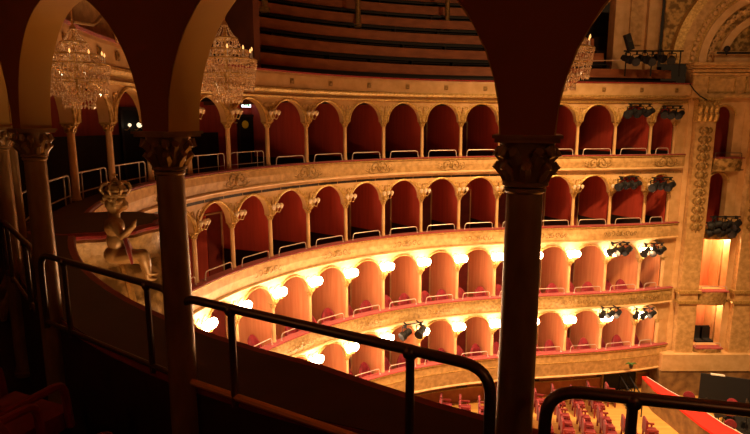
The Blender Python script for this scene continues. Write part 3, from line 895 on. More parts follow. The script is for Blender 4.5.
# ------------------------------------------------------------------ proscenium side wall
YP = 22.85
def X(px, py, Y=YP): return P(px, py, Y).x
def Z(py, px=700, Y=YP): return P(px, py, Y).z
zE1, zE0 = Z(64), Z(98)
# back plane: built from panels leaving the box openings free
xa, xb = X(683, 200), X(706, 200)       # first pilaster
xo1 = X(735, 200)                        # right side of openings
xc = X(738, 200); xd = X(775, 200)
ps = MB()
ps.box(xo1, xd+4, YP, YP+.4, FL, 9.4)                       # right of the openings
ps.box(xa-.1, xb, YP+.05, YP+.5, FL, 9.4)
ops = [(Z(158), Z(105)), (Z(226), Z(172)), (Z(290), Z(236)), (Z(346), Z(299))]
edges = [9.4] + [v for zb, zt in ops for v in (zt, zb)] + [FL]
for a in range(0, len(edges), 2):
    ps.box(xb, xo1, YP, YP+.4, edges[a+1], edges[a])
wp = ps.build('wall_proscenium', M['cream']); tag(wp, 'cream and gold proscenium side wall with stacked boxes', None, None, 'structure')
# interiors of the proscenium boxes
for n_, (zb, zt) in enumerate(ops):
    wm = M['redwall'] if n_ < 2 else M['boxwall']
    MB().box(xb-.2, xb+2.5, YP+1.5, YP+1.6, zb-.46, zt+.1).build('box_back', wm, wp)
    MB().box(xb-.25, xb-.15, YP+.4, YP+1.5, zb-.46, zt+.1).build('box_side', wm, wp)
    if n_ > 1:
        MB().box(xb+1.38, xb+2.4, YP+.9, YP+1.5, zb-.46, zt+.1).box(xb+1.4, xb+1.5, YP+.8, YP+.9, zb-.46, zt+.1).box(xb+1.7, xb+1.82, YP+.8, YP+.9, zb-.46, zt+.1).build('box_jamb', M['cream'], wp)
    else:
        MB().box(xb+1.5, xb+1.6, YP+.4, YP+1.5, zb-.46, zt+.1).build('box_side', wm, wp)
    MB().box(xb-.2, xo1+.2, YP+.4, YP+1.6, zt+.05, zt+.15).build('box_ceiling', M['cream'], wp)
    MB().box(xb-.2, xo1+.2, YP+.0, YP+1.6, zb-.52, zb-.46).build('box_floor', M['dark'], wp)
    # arch head for the two upper boxes
    if n_ < 2:
        mb = MB(); vs = []; fs = []; NA = 12; r = .42; xc0 = xb+.42; zs = zt-.45
        for a in range(NA+1):
            ph = PI-PI*a/NA; x = xc0+r*math.cos(ph); z = zs+r*math.sin(ph)
            vs += [(x, YP+.02, z), (x, YP+.02, zt+.02), (x, YP+.35, z), (x, YP+.35, zt+.02)]
        for a in range(NA):
            p_, q_ = 4*a, 4*a+4
            fs += [(p_, q_, q_+1, p_+1), (q_+2, p_+2, p_+3, q_+3), (p_, p_+2, q_+2, q_)]
        mb.add(vs, fs).build('arch_head', M['cream'], wp)
        mb = MB().box(xb+.84, xo1+.01, YP+.02, YP+.35, zb-.05, zt+.02); mb.build('arch_pier', M['cream'], wp)
        mb = MB().tube([(xc0+(r+.02)*math.cos(PI-PI*a/14), YP+.0, zs+(r+.02)*math.sin(PI-PI*a/14)) for a in range(15)], .035, 6); mb.build('archivolt', M['gold'], wp, True)
# entablature
mb = MB()
zz = [(zE1, .62, .10), (zE1-.10, .50, .10), (zE1-.22, .36, .12), (zE1-.36, .26, .10)]
for z, d, h in zz: mb.box(xa-.45*d-.12, xd+4, YP-d, YP, z-h, z)
mb.box(xa-.15, xd+4, YP-.20, YP, zE0+.12, zE1-.44); mb.box(xa-.22, xd+4, YP-.30, YP, zE0, zE0+.13)
en = mb.build('trim_entablature', M['face']); tag(en, 'gilded entablature above the proscenium boxes', None, None, 'structure')
for px0, px1 in ((705, 732), (742, 772)):
    x0, x1 = X(px0, 85), X(px1, 85); mm = MB()
    mm.box(x0, x1, YP-.23, YP-.19, zE0+.2, zE0+.24).box(x0, x1, YP-.23, YP-.19, zE1-.56, zE1-.52).box(x0, x0+.04, YP-.23, YP-.19, zE0+.2, zE1-.52).box(x1-.04, x1, YP-.23, YP-.19, zE0+.2, zE1-.52)
    mm.build('panel_moulding', M['gold'], en)
# pilasters
def pilaster(x0, x1, ztop, label):
    w_ = x1-x0
    e = empty('pilaster', ((x0+x1)/2, YP, Z(366))); zb = Z(366)
    tag(e, label, 'pilaster', None, 'thing')
    h = ztop-zb; hc = .95
    MB().box(-w_/2+.06, w_/2-.06, -.28, .0, .55, h-hc).build('shaft', M['face'], e)
    MB().box(-w_/2, w_/2, -.36, 0, 0, .5).box(-w_/2-.03, w_/2+.03, -.40, 0, .5, .58).build('base', M['cream'], e)
    for zq in (Z(290), Z(300)):
        MB().box(-w_/2-.04, w_/2+.04, -.36, 0, zq-zb-.06, zq-zb+.06).build('band', M['gold'], e)
    mb = MB().box(-w_/2+.04, w_/2-.04, -.30, 0, h-hc, h-.06).box(-w_/2-.06, w_/2+.06, -.42, 0, h-.10, h)
    for row in range(2):
        for k in range(4):
            x = -w_/2+.13+(w_-.26)*k/3
            z0 = h-hc+.04+row*.30
            mb.tube([(x, -.31, z0), (x, -.36, z0+.16), (x, -.44, z0+.28), (x, -.47, z0+.20)], [.09, .10, .07, .03], 6)
    for s in (-1, 1):
        pts = [(s*(w_/2-.16)+.13*(1-.8*t)*math.cos(s*t*10+ (0 if s > 0 else PI)), -.40, h-.24+.13*(1-.8*t)*math.sin(s*t*10+(0 if s > 0 else PI))) for t in [q/14 for q in range(15)]]
        mb.tube(pts, .035, 5)
    mb.build('capital', M['gold'], e, True)
    z = h-hc-.35; k = 0
    while z > h-hc-4.4:
        mb = MB()
        mb.ball((0, -.29, z), .13, 8, 6, (1.1, .5, 1.2)); mb.ball((-.13, -.29, z-.12), .06, 6, 4, (1, .5, 1)); mb.ball((.13, -.29, z-.12), .06, 6, 4, (1, .5, 1))
        for s in (-1, 1):
            curl(mb, s*.15, z-.02, .13, PI/2, .8, .045, -s, -.29)
        mb.tube([(0, -.29, z-.12), (0, -.30, z-.24)], [.05, .025], 6)
        mb.build('floral_relief', M['gold_deep'], e, True)
        z -= .36
    return e
pilaster(X(684, 200), X(705.5, 200), zE0, 'tall gilded pilaster with leafy capital at the end of the curved rows of boxes')
pilaster(X(740, 200), X(763, 200), zE0, 'tall gilded pilaster with leafy capital at the very edge of view, beyond the proscenium boxes')
# tall base under proscenium
o = MB().box(xa-.5, xd+4, YP-.5, YP, Z(366), Z(350)).build('trim_base', M['cream']); tag(o, 'pale stone band under the proscenium boxes', None, None, 'structure')
o = MB().box(xa-.55, xd+4, YP-.45, YP+.4, FL, Z(366)).build('wall_pit', M['stone']); tag(o, 'brown marble wall beside the orchestra', None, None, 'structure')
# parapets of the proscenium boxes
rows = ['top', 'second', 'third', 'lowest']
for n_, (zb, zt) in enumerate(ops):
    hh = [.55, .55, .62, .45][n_]
    e = empty('box_parapet', ((xb+xo1)/2, YP, zb)); w_ = (xo1-xb)/2-.02
    tag(e, f'bulging gilded parapet of the {rows[n_]} proscenium box, between the two tall pilasters', 'parapet', None, 'thing')
    mb = MB(); vs = []; fs = []; n = 10; prof = [(.0, -hh), (.75, -hh+.02), (.9, -hh*.6), (1, -.12), (1.05, -.05), (1.05, 0), (0, 0)]
    for k in range(n+1):
        t = -1+2*k/n; d = .22+.16*(1-t*t)
        for f_, z in prof: vs.append((t*w_, -d*f_, z))
    m = len(prof)
    for k in range(n):
        for q in range(m): fs.append((k*m+q, k*m+(q+1)%m, (k+1)*m+(q+1)%m, (k+1)*m+q))
    fs.append(tuple(range(m))); fs.append(tuple(n*m+q for q in range(m)))
    mb.add(vs, fs).build('gilt_face', M['ornate'] if n_ < 2 else M['face2'], e, True)
    MB().box(-w_, w_, -.36, .02, 0, .045).build('velvet_ledge', M['velvet'], e)
    MB().tube(round_path([(-w_+.04, -.2, .04), (-w_+.04, -.2, .22), (w_-.04, -.2, .22), (w_-.04, -.2, .04)], .07), .016, 6).build('rail', M['palerail'] if n_ > 1 else M['steel'], e, True)
# things inside them
def simple_chair(loc, r, lab, m=None):
    e = empty('box_chair', loc, r); tag(e, lab, 'chair', None)
    m = m or M['blackcloth']
    mb = MB(); mb.box(-.22, .22, -.22, -.16, .45, 1.0); mb.box(-.18, .18, -.225, -.155, 1.0, 1.06); mb.build('backrest', m, e)
    MB().box(-.22, .22, -.2, .22, .40, .48).build('seat', m, e)
    for sx in (-1, 1):
        for sy in (-1, 1): MB().box(sx*.19-.02, sx*.19+.02, sy*.17-.02, sy*.17+.02, 0, .41).build('leg', M['dark'], e)
zf = ops[3][0]-.455
simple_chair((X(709, 330)+.02, YP+.7, zf), PI, 'dark upholstered chair in the lowest proscenium box, next to the tall pilaster')
simple_chair((X(717, 330)+.02, YP+.7, zf), PI, 'dark upholstered chair in the lowest proscenium box, further from the tall pilaster')
p = P(714, 318, YP+1.30)
e = empty('round_mirror', p); tag(e, 'round red-orange framed wall mirror in the lowest proscenium box', 'mirror')
mb = MB().lathe([(0, 0), (.26, 0), (.26, .05), (.2, .07), (0, .05)], 20, cap=False); o = mb.build('frame', M['redcloth'], e, True); o.rotation_euler = (PI/2, 0, 0)
o = MB().lathe([(0, .052), (.10, .052), (.10, .075), (0, .075)], 16, cap=False).build('glass', M['lens'], e, True); o.rotation_euler = (PI/2, 0, 0)
# wall washers over the proscenium boxes (mounted on their ceilings)
for n_, px in ((2, 716), (2, 726), (3, 722)):
    z = ops[n_][1]
    x = X(px, 240)
    e = empty('box_ceiling_lamp', (x, YP+.62, z-.02))
    tag(e, {716: 'glowing ceiling lamp of the third proscenium box, nearer the tall pilaster', 726: 'glowing ceiling lamp of the third proscenium box, nearer the stage', 722: 'glowing ceiling lamp of the lowest proscenium box'}[px], 'lamp', None)
    MB().lathe([(.03, .05), (.08, 0), (.05, -.06), (.0, -.08)], 10).build('lamp_shade', M['lampglass'], e, True)
    l = bpy.data.lights.new('lamp_light', 'POINT'); l.energy = 110; l.color = (1, .55, .25); l.shadow_soft_size = .08
    lo = bpy.data.objects.new('lamp_light', l); C.objects.link(lo); lo.parent = e; lo.location = (0, -.12, -.2)

# lunette arch above the entablature
CXA, CZA = X(762, 62), zE1
def ring(r0, r1, d, m, nm, parent=None, name=None, a0=0, a1=PI):
    mb = MB(); vs = []; fs = []; n = 40
    for k in range(n+1):
        a = a0+(a1-a0)*k/n
        for r, y in ((r0, YP), (r0, YP-d), (r1, YP-d*.85), (r1, YP)):
            vs.append((CXA+r*math.cos(a), y, CZA+r*math.sin(a)))
    for k in range(n):
        for q in range(4): fs.append((k*4+q, k*4+(q+1)%4, (k+1)*4+(q+1)%4, (k+1)*4+q))
    o = mb.add(vs, fs).build(nm, m, parent, True)
    return o
sc = .0437
le = ring(80*sc, 87*sc, .42, M['gold'], 'trim_lunette'); tag(le, 'carved gilt arch over the entablature', None, None, 'structure')
ring(71*sc, 80*sc, .30, M['face'], 'archivolt', le)
ring(62*sc, 71*sc, .22, M['gold'], 'archivolt', le)
ring(56*sc, 62*sc, .34, M['cream'], 'archivolt', le)
ring(44*sc, 56*sc, .12, M['ornate'], 'archivolt', le)
ring(38*sc, 44*sc, .30, M['cream'], 'archivolt', le)
ring(20*sc, 38*sc, .10, M['ornate'], 'archivolt', le)
for k in range(12):
    a = PI*(.50+.5*(k+.5)/12)
    for rr in (66.5, 50):
        mb = MB(); mb.ball((0, 0, 0), .10, 8, 6, (1, .6, 1))
        curl(mb, .14, 0, .10, PI/2, .8, .035, -1, 0); curl(mb, -.14, 0, .10, PI/2, .8, .035, 1, 0)
        o = mb.build('rosette', M['cream'], le, True); o.location = (CXA+rr*sc*math.cos(a), YP-(.24 if rr > 60 else .14), CZA+rr*sc*math.sin(a)); o.rotation_euler = (0, -a+PI/2, 0)
MB().box(X(708, 54), X(790, 54), YP-.5, YP-.1, Z(56), Z(53)).box(X(706, 50)+.2, X(790, 50), YP-.3, YP-.1, zE1, Z(56)).build('ledge', M['cream'], le)
MB().box(X(709, 54), X(746, 54), YP-.54, YP-.5, Z(55.5), Z(53.5)).build('bar', M['black'], le)
p = P(727, 49, YP-.5); e = empty('black_sphere_light', p); tag(e, 'small black round spotlight standing on the ledge of the gilt arch', 'spotlight')
MB().ball((0, 0, 0), .12, 12, 8).build('housing', M['black'], e, True); MB().tube([(0, 0, -.1), (0, 0, -.24)], .03, 6).build('stem', M['black'], e)
# carved spandrel wall left of the lunette and cream pier by the gallery
o = MB().box(X(664, 30), xb+3, YP-.02, YP+.05, zE1, 9.4).build('wall_spandrel', M['ornate']); tag(o, 'carved gilt stucco wall beside the arch', None, None, 'structure')
x0, x1 = X(622, 30), X(666, 30)
e = empty('cream_pier', ((x0+x1)/2, YP+1.0, Z(66))); tag(e, 'broad cream pier with fluted edges rising behind the cluster of black stage lights', 'pier', None, 'thing')
w_ = (x1-x0)/2
MB().box(-w_, w_, -.2, .35, -.3, 8).build('core', M['cream'], e)
MB().box(-w_-.06, -w_+.30, -.42, -.2, -.3, 8).build('side_strip', M['cream'], e); MB().box(w_-.45, w_+.06, -.42, -.2, -.3, 8).build('side_strip', M['cream'], e)
MB().box(-w_+.62, w_-.62, -.30, -.2, .9, 8).build('raised_panel', M['face'], e)

# ------------------------------------------------------------------ stage lights
def spot_proto(lit=False):
    e = empty('stage_spotlight')
    # beam axis along +Y, hung below z=0
    mb = MB().lathe([(.07, -.22), (.095, -.20), (.10, .02), (.13, .05), (.13, .16), (.115, .16)], 14)
    o = mb.build('housing', M['black'], e, True); o.rotation_euler = (-PI/2-.35, 0, 0); o.location = (0, 0, -.22)
    MB().lathe([(.0, .13), (.112, .13), (.112, .14), (0, .14)], 14, cap=False).build('lens', M['litlens'] if lit else M['lens'], o, True)
    MB().tube(round_path([(-.13, 0, -.22), (-.13, 0, -.02), (.13, 0, -.02), (.13, 0, -.22)], .04, 3), .014, 6).build('yoke', M['black'], e, True)
    MB().box(-.03, .03, -.03, .03, -.03, .07).build('clamp', M['black'], e)
    return e
SP = spot_proto(); SPL = spot_proto(True)
used = {False: False, True: False}
def spot(loc, r, lab, group, lit=False, s=1.0, tilt=0.0):
    src = SPL if lit else SP
    o = src if not used[lit] else copy_tree(src)
    used[lit] = True
    o.location = loc; o.rotation_euler = (tilt, 0, r); o.scale = (s, s, s)
    tag(o, lab, 'spotlight', group)
    return o
spotdefs = []
rr = random.Random(8)
def cluster(px0, px1, py, i_mid, z_off, n, desc, grp, t, s=1.15, dir_=-1.1):
    """spotlights clamped on a short bar under/over the ledge in front of a bay"""
    T = TIER[t]
    a = None
    # find depth along the curve
    def find(px):
        best = (1e9, 0); i = 12
        while i < IE:
            p = at(i, .5, 0); e_ = abs(375+F*p.x/(p.y*math.cos(PITCH)+4*math.sin(PITCH)*0)-px)
            if e_ < best[0]: best = (e_, i)
            i += .02
        return best[1]
    ia, ib = find(px0), find(px1)
    pa = at(ia, .50, 0); pb = at(ib, .50, 0)
    za = P(px0, py, pa.y).z
    pa.z = pb.z = za+.12
    be = empty('lighting_bar', pa, math.atan2((pb-pa).y, (pb-pa).x)); tag(be, f'short black lighting bar {desc}', 'lighting bar', grp+' bars')
    L = (pb-pa).length
    MB().tube([(-.1, 0, 0), (L+.1, 0, 0)], .025, 8).build('bar', M['black'], be, True)
    for f in (.1, .9):
        MB().box(L*f-.02, L*f+.02, 0, .25, -.02, .02).build('bracket', M['black'], be)
    for k in range(n):
        p = pa.lerp(pb, k/max(1, n-1)) + Vector((0, 0, -.07*s))
        spot(p, rz(ia)+dir_+rr.uniform(-.35, .35), f"black spotlight {desc}, {ORD[k]} on its bar", grp, lit=(t == 4 and px0 < 450 and k == 1), s=s*rr.uniform(.9, 1.1), tilt=0)
cluster(630, 648, 107, 0, 0, 3, 'under the gallery, farther from the tall pilaster', 'spotlights of the top row', 1)
cluster(664, 679, 109, 0, 0, 3, 'under the gallery, beside the tall pilaster', 'spotlights of the top row', 1)
cluster(626, 641, 180, 0, 0, 3, 'in the second row, farther from the pilaster', 'spotlights of the second row', 2)
cluster(660, 676, 181, 0, 0, 3, 'in the second row, beside the pilaster', 'spotlights of the second row', 2)
cluster(622, 637, 246, 0, 0, 3, 'in the upper lamp-lit row, farther from the pilaster', 'spotlights of the upper lamp-lit row', 3)
cluster(657, 673, 247, 0, 0, 3, 'in the upper lamp-lit row, beside the pilaster', 'spotlights of the upper lamp-lit row', 3)
cluster(617, 633, 311, 0, 0, 3, 'in the lowest row, farther from the pilaster', 'spotlights of the lowest row', 4, .95)
cluster(653, 669, 312, 0, 0, 3, 'in the lowest row, beside the pilaster', 'spotlights of the lowest row', 4, .95)
cluster(407, 424, 328, 0, 0, 2, 'hanging alone over the middle of the lowest row', 'spotlights over the middle of the lowest row', 4, 1.25)
# big dark cluster on the second proscenium box
pa = P(712, 224, YP-.55); pb = P(737, 226, YP-.55)
be = empty('lighting_truss', pa); tag(be, 'black lighting truss in front of the second proscenium box', 'lighting truss')
L = pb.x-pa.x
MB().tube([(-.1, 0, 0), (L+.1, 0, 0)], .03, 8).tube([(-.1, 0, .3), (L+.1, 0, .3)], .03, 8).build('bar', M['black'], be, True)
for f in (0, .5, 1): MB().tube([(L*f, 0, 0), (L*f, 0, .3)], .02, 6).tube([(L*f, 0, 0), (L*f, .5, 0)], .02, 6).build('strut', M['black'], be)
for k in range(6):
    row = k//3
    spot(pa+Vector((L*(.05+.42*(k%3)), -.02-.05*row, -.04+.30*row)), PI/2+.4*(k % 3)-.3, f"spotlight on the truss by the proscenium box, {'upper' if row else 'lower'} bar, {ORD[k%3]} from the pilaster", 'spotlights of the proscenium truss', s=1.35)
# group on the gallery ledge in front of the cream pier
for k, (px, py) in enumerate(((628, 58), (637, 60), (645, 58), (653, 60), (661, 57), (672, 59))):
    p = P(px, py-6, YP-.75)
    spot(p, PI+.5*(-1)**k, f"black spotlight before the cream pier, {ORD[k]} in the row towards the stage", 'spotlights on the gallery end', s=1.2)
be = empty('lighting_bar', P(624, 51, YP-.75)); tag(be, 'long black lighting bar in front of the cream pier', 'lighting bar')
MB().tube([(0, 0, 0), (2.3, 0, 0)], .03, 8).build('bar', M['black'], be)
for f in (.1, 1.1, 2.2): MB().tube([(f, 0, 0), (f, 0, -.95)], .025, 6).build('upright', M['black'], be)
p = P(631, 50, YP-.8); e = empty('tilted_loudspeaker', p); tag(e, 'black tilted box loudspeaker sticking up from the gallery end lights', 'loudspeaker')
o = MB().box(-.10, .10, -.12, .12, 0, .62).build('cabinet', M['black'], e); o.rotation_euler = (0, -.35, 0)
o = MB().lathe([(0, 0), (.07, 0), (.06, .01), (0, .01)], 12, cap=False).build('cone', M['lens'], e); o.rotation_euler = (PI/2, 0, 0); o.location = (-.1, -.13, .35)
# drooping cable at the entablature
e = MB().tube([P(690, 84, YP-.75), P(694, 90, YP-.7), P(700, 96, YP-.6), P(707, 100, YP-.5)], .025, 6).build('black_cable', M['black']); tag(e, 'short black cable slung from the gallery end down to the entablature', 'cable')
# gallery end: rail and front wall
MB().tube([P(583, 61, YP-.6), P(622, 60, YP-.6)], .018, 6).build('gallery_rail', M['palerail'])
tag(bpy.data.objects['gallery_rail'], 'thin pale horizontal rail above the gallery benches near the cream pier', 'handrail')

# ------------------------------------------------------------------ stalls
def stall_proto():
    e = empty('stalls_seat')   # faces +X
    mb = MB(); 
    mb.box(-.26, -.18, -.22, .22, .38, .86); mb.tube([(-.22, -.20, .86), (-.22, .20, .86)], .045, 8)
    mb.build('backrest', M['seat'], e, False)
    MB().box(-.2, .22, -.21, .21, .36, .46).build('seat', M['seat'], e)
    for s in (-1, 1):
        MB().box(-.22, .18, s*.25-.03, s*.25+.03, .54, .60).box(.06, .12, s*.25-.02, s*.25+.02, 0, .54).box(-.22, -.16, s*.25-.02, s*.25+.02, 0, .54).build('armrest', M['velvet'], e)
    return e
SS = stall_proto(); first = True
ax = Vector((.985, -.17, 0)).normalized(); ay = Vector((.17, .985, 0))
rows_ = 0
org = P(575, 404, 21.2); org.z = FL
blocks = []
cnt = 0
def onfloor(px, py):
    u = (px-375)/F; v = -(py-217)/F
    y = math.cos(PITCH)+v*math.sin(PITCH); z = v*math.cos(PITCH)-math.sin(PITCH)
    t = FL/z
    return Vector((u*t, y*t, FL))
STEP = .76
a0 = onfloor(560, 416)
for r in range(-8, 5):
    for c in range(-11, 4):
        if c % 4 == 3: continue         # gaps between the blocks
        p = a0 + ax*(STEP*r) + ay*(.53*(c)+.3)
        # stay inside the hall and in view
        yc = p.y*math.cos(PITCH)-(FL+.5)*math.sin(PITCH)
        px = 375+F*p.x/yc; py = 217-F*((FL+.5)*math.cos(PITCH)+p.y*math.sin(PITCH))/yc
        if not (395 < px < 655 and py < 442): continue
        # distance to wall
        dmin = min((at(i*.25, -.55, 0)-Vector((p.x, p.y, 0))).length for i in range(20, 87))
        if dmin < .75: continue
        if px > 612 and py < 425: continue
        o = SS if first else copy_tree(SS); first = False
        o.location = p; o.rotation_euler = (0, 0, math.atan2(ax.y, ax.x))
        rown = {0: 'fifth'}.get(r, None)
        tag(o, f"red velvet stalls seat, {ORD[4-r]} row from the red barrier, {ORD[3-c]} place from the far wall", 'seat', 'red seats of the stalls')
        cnt += 1
# red barrier of the orchestra pit
A = [onfloor(640, 380+18), onfloor(652, 412), onfloor(672, 428), onfloor(700, 452), onfloor(726, 470)]
e = empty('orchestra_barrier', (0, 0, 0)); tag(e, 'bright red cloth-topped orchestra barrier sweeping diagonally past the stalls', 'barrier')
W0 = [.15, .42, .62, .72, .8]
vs = []; fs = []
for k, p in enumerate(A):
    d = (A[min(k+1, 4)]-A[max(k-1, 0)]).normalized(); q = Vector((d.y, -d.x, 0))
    if q.x < 0: q = -q
    for side, z in ((0, 1.0), (1, 1.0), (1, .92), (0, .92)):
        vs.append(p+q*(W0[k]*1.2*side)+Vector((0, 0, z)))
for k in range(4):
    for q in range(4): fs.append((k*4+q, k*4+(q+1)%4, (k+1)*4+(q+1)%4, (k+1)*4+q))
fs += [(0,1,2,3), (16,17,18,19)]
MB().add(vs, fs).build('red_top', M['redcloth'], e)
vs = []; fs = []
for k, p in enumerate(A):
    d = (A[min(k+1, 4)]-A[max(k-1, 0)]).normalized(); q = Vector((d.y, -d.x, 0))
    if q.x < 0: q = -q
    w0 = .03
    for s_, z in ((.02, .92), (.10, .92), (.10, 0), (.02, 0)): vs.append(p+q*s_+Vector((0, 0, z)))
for k in range(4):
    for q in range(4): fs.append((k*4+q, k*4+(q+1)%4, (k+1)*4+(q+1)%4, (k+1)*4+q))
fs += [(0,1,2,3), (16,17,18,19)]
MB().add(vs, fs).build('panel', M['stone'], e)
mb = MB(); pts = []
for k, p in enumerate(A):
    d = (A[min(k+1, 4)]-A[max(k-1, 0)]).normalized(); q = Vector((d.y, -d.x, 0))
    if q.x < 0: q = -q
    pts.append(p+q*(W0[k]*1.2+.02)+Vector((0, 0, .98)))
mb.tube(pts, .03, 6).build('white_edge', M['white'], e)
# stair rail near the far wall
for n_, (a_, b_) in enumerate((((619, 397), (634, 421)), ((626, 394), (641, 417)))):
    p, q = onfloor(*a_), onfloor(*b_)
    e = empty('stair_rail', p); tag(e, ['dark sloping stair rail beside the red barrier, nearer the seats', 'dark sloping stair rail beside the red barrier, nearer the barrier'][n_], 'stair rail', 'dark stair rails by the stalls')
    d = q-p
    MB().tube([(0, 0, .95), (d.x, d.y, .95-.1)], .03, 6).build('handrail', M['black'], e)
    MB().tube([(0, 0, .5), (d.x, d.y, .45)], .02, 6).build('middle_bar', M['black'], e)
    for f in (0, .5, 1): MB().tube([(d.x*f, d.y*f, 0), (d.x*f, d.y*f, .93-.1*f)], .025, 6).build('post', M['black'], e)
# dark doorway & flower
p = at(20.9, -.5, FL); e = empty('stalls_door', p, rz(20.9)); tag(e, 'dark double door of the stalls under the lowest boxes next to the pit', 'door')
for s in (-1, 1): MB().box(s*.42-.40, s*.42+.40, 0, .05, 0, 1.08).build('door_leaf', M['black'], e)
MB().box(-.9, -.83, 0, .08, 0, 1.12).box(.83, .9, 0, .08, 0, 1.12).build('door_frame', M['gold_deep'], e)
p = P(631, 366, at(20.4, .38, 0).y); e = empty('potted_plant', p); tag(e, 'small green plant in front of the lowest parapet above the stalls door', 'plant')
mb = MB()
for k in range(12):
    a = 2*PI*k/12; mb.tube([(0, 0, .04), (.12*math.cos(a), .05*math.sin(a), .12), (.26*math.cos(a), .1*math.sin(a), .10+.05*math.sin(k*2))], [.02, .03, .006], 5, .4)
mb.build('leaves', M['plant'], e, True); MB().lathe([(.06, -.1), (.09, .04)], 10).build('pot', M['dark'], e)

# orchestra area: black screen, pit floor, chairs, stands
PF = FL-.2
pz = FL+.0
p0 = P(701, 373, 21.4); p1 = P(768, 380, 20.6)
e = empty('black_screen', (p0.x, p0.y, FL)); tag(e, 'large black cloth-covered screen standing in the orchestra area below the proscenium boxes', 'screen')
d = Vector((p1.x-p0.x, p1.y-p0.y, 0))
ang = math.atan2(d.y, d.x); e.rotation_euler = (0, 0, ang)
h = p0.z-FL
MB().box(0, d.length, -.03, .03, .05, h).build('cloth', M['blackcloth'], e)
for f in (.05, .5, .95): MB().box(d.length*f-.03, d.length*f+.03, -.25, .25, 0, .06).build('foot', M['black'], e)
MB().box(.35, .85, -.06, .06, h, h+.04).build('white_sheet', M['white'], e)
e = MB().box(X(690, 400), X(690, 400)+7, 12.5, 21.2, FL, FL+.012).build('pit_carpet', M['blackcloth']); tag(e, 'dark floor covering of the orchestra area', 'carpet')
def pit_chair(px, py, r, lab):
    p = onfloor(px, py); p.z = FL+.013
    e = empty('orchestra_chair', p, r); tag(e, lab, 'chair', 'red chairs of the orchestra')
    MB().lathe([(.20, .42), (.23, .44), (.23, .50), (.2, .52)], 12).build('seat', M['seat'], e, True)
    b = MB().lathe([(.02, 0), (.22, .02), (.22, .06), (.02, .08)], 14).build('backrest', M['seat'], e, True)
    b.rotation_euler = (PI/2, 0, 0); b.location = (0, -.18, .78)
    for sx in (-1, 1):
        for sy in (-1, 1): MB().tube([(sx*.15, sy*.15, 0), (sx*.13, sy*.13, .43)], .014, 6).build('leg', M['black'], e)
        MB().tube([(sx*.12, -.18, .45), (sx*.12, -.20, .75)], .014, 6).build('back_post', M['black'], e)
pit_chair(687, 417, 2.6, 'red round-backed orchestra chair close to the marble wall')
pit_chair(728, 424, 2.2, 'red round-backed orchestra chair in front of the black screen')
pit_chair(730, 448, 2.9, 'red round-backed orchestra chair at the bottom, below the steel handrail')
def music_stand(px, py, r, lab):
    p = onfloor(px, py); p.z = FL+.013
    e = empty('music_stand', p, r); tag(e, lab, 'music stand', 'music stands of the orchestra')
    MB().tube([(0, 0, .05), (0, 0, 1.05)], .016, 6).build('pole', M['black'], e)
    for k in range(3):
        a = 2*PI*k/3; MB().tube([(0, 0, .1), (.22*math.cos(a), .22*math.sin(a), .015)], .012, 6).build('leg', M['black'], e)
    o = MB().box(-.24, .24, -.01, .01, -.15, .17).box(-.24, .24, -.05, .0, -.17, -.15).build('desk', M['steel'], e); o.rotation_euler = (-.5, 0, 0); o.location = (0, 0, 1.1)
music_stand(702, 430, .5, 'dark music stand between the marble wall and the red barrier')
music_stand(716, 440, .2, 'dark music stand right behind the steel handrail, in the orchestra area')
music_stand(745, 432, .9, 'dark music stand in front of the black screen at the edge of view')

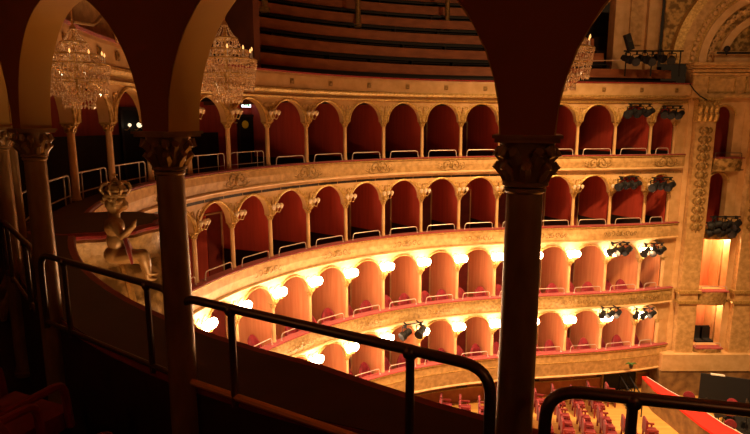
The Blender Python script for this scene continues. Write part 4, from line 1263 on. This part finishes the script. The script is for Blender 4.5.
# unseen floodlights added under the ceiling to brighten boxes, stalls and proscenium
def fill_flood(loc, power, size, lab, rot=(0, 0, 0)):
    e = empty('hall_floodlight', loc); tag(e, lab, 'floodlight', 'floodlights under the auditorium ceiling')
    MB().lathe([(.25, .0), (.3, .05), (.2, .3), (.05, .35)], 16).build('housing', M['black'], e, True)
    l = bpy.data.lights.new('flood_light', 'SPOT'); l.energy = power; l.color = (1, .58, .24); l.shadow_soft_size = size; l.spot_size = 1.5; l.spot_blend = .8
    lo = bpy.data.objects.new('flood_light', l); C.objects.link(lo); lo.parent = e; lo.location = (0, 0, -.05); lo.rotation_euler = rot
    return e

def aim(loc, target, **kw):
    d = Vector(target)-Vector(loc)
    e = fill_flood(loc, **kw)
    for c in e.children:
        if c.type == 'LIGHT': c.rotation_euler = d.to_track_quat('-Z', 'Y').to_euler()
    return e
aim((9, 9, 9.14), (7, 22, 0), power=1700, size=.4, lab='ceiling floodlight turned to the curved rows of boxes')
aim((10, 12, 9.14), (6, 17, FL), power=31000, size=.4, lab='ceiling floodlight turned down to the stalls')
aim((13, 8, 9.14), (15, 23, 1), power=1000, size=.4, lab='ceiling floodlight turned to the proscenium arch')

for n_, (x, y) in enumerate(((1.6, -.6), (-3.4, 1.2))):  # unseen lamps added as fill for the dark near arcade
    e = empty('promenade_lamp', (x, y, .95)); tag(e, ['dim red-shaded ceiling lamp of the promenade behind our viewpoint', 'dim red-shaded ceiling lamp of the promenade behind the bronze columns'][n_], 'lamp')
    MB().lathe([(.10, .05), (.12, 0), (.08, -.08), (0, -.10)], 12).build('lamp_shade', M['globe'], e, True)
    l = bpy.data.lights.new('lamp_light', 'POINT'); l.energy = 9; l.color = (1, .45, .14); l.shadow_soft_size = .15
    lo = bpy.data.objects.new('lamp_light', l); C.objects.link(lo); lo.parent = e; lo.location = (0, 0, -.3)

# ------------------------------------------------------------------ camera, world, view
cam = bpy.data.cameras.new('camera'); co = bpy.data.objects.new('camera', cam); C.objects.link(co)
co.location = (0, 0, 0); co.rotation_euler = (PI/2-PITCH, 0, 0)
cam.sensor_width = 36; cam.lens = F/750*36; cam.clip_start = .05; cam.clip_end = 200
bpy.context.scene.camera = co
w = bpy.data.worlds.new('world'); bpy.context.scene.world = w; w.use_nodes = True
w.node_tree.nodes['Background'].inputs[0].default_value = (.10, .05, .02, 1)
w.node_tree.nodes['Background'].inputs[1].default_value = .15
sc_ = bpy.context.scene
sc_.view_settings.view_transform = 'Standard'; sc_.view_settings.look = 'None'
sc_.view_settings.exposure = 0.0; sc_.view_settings.gamma = 1.0
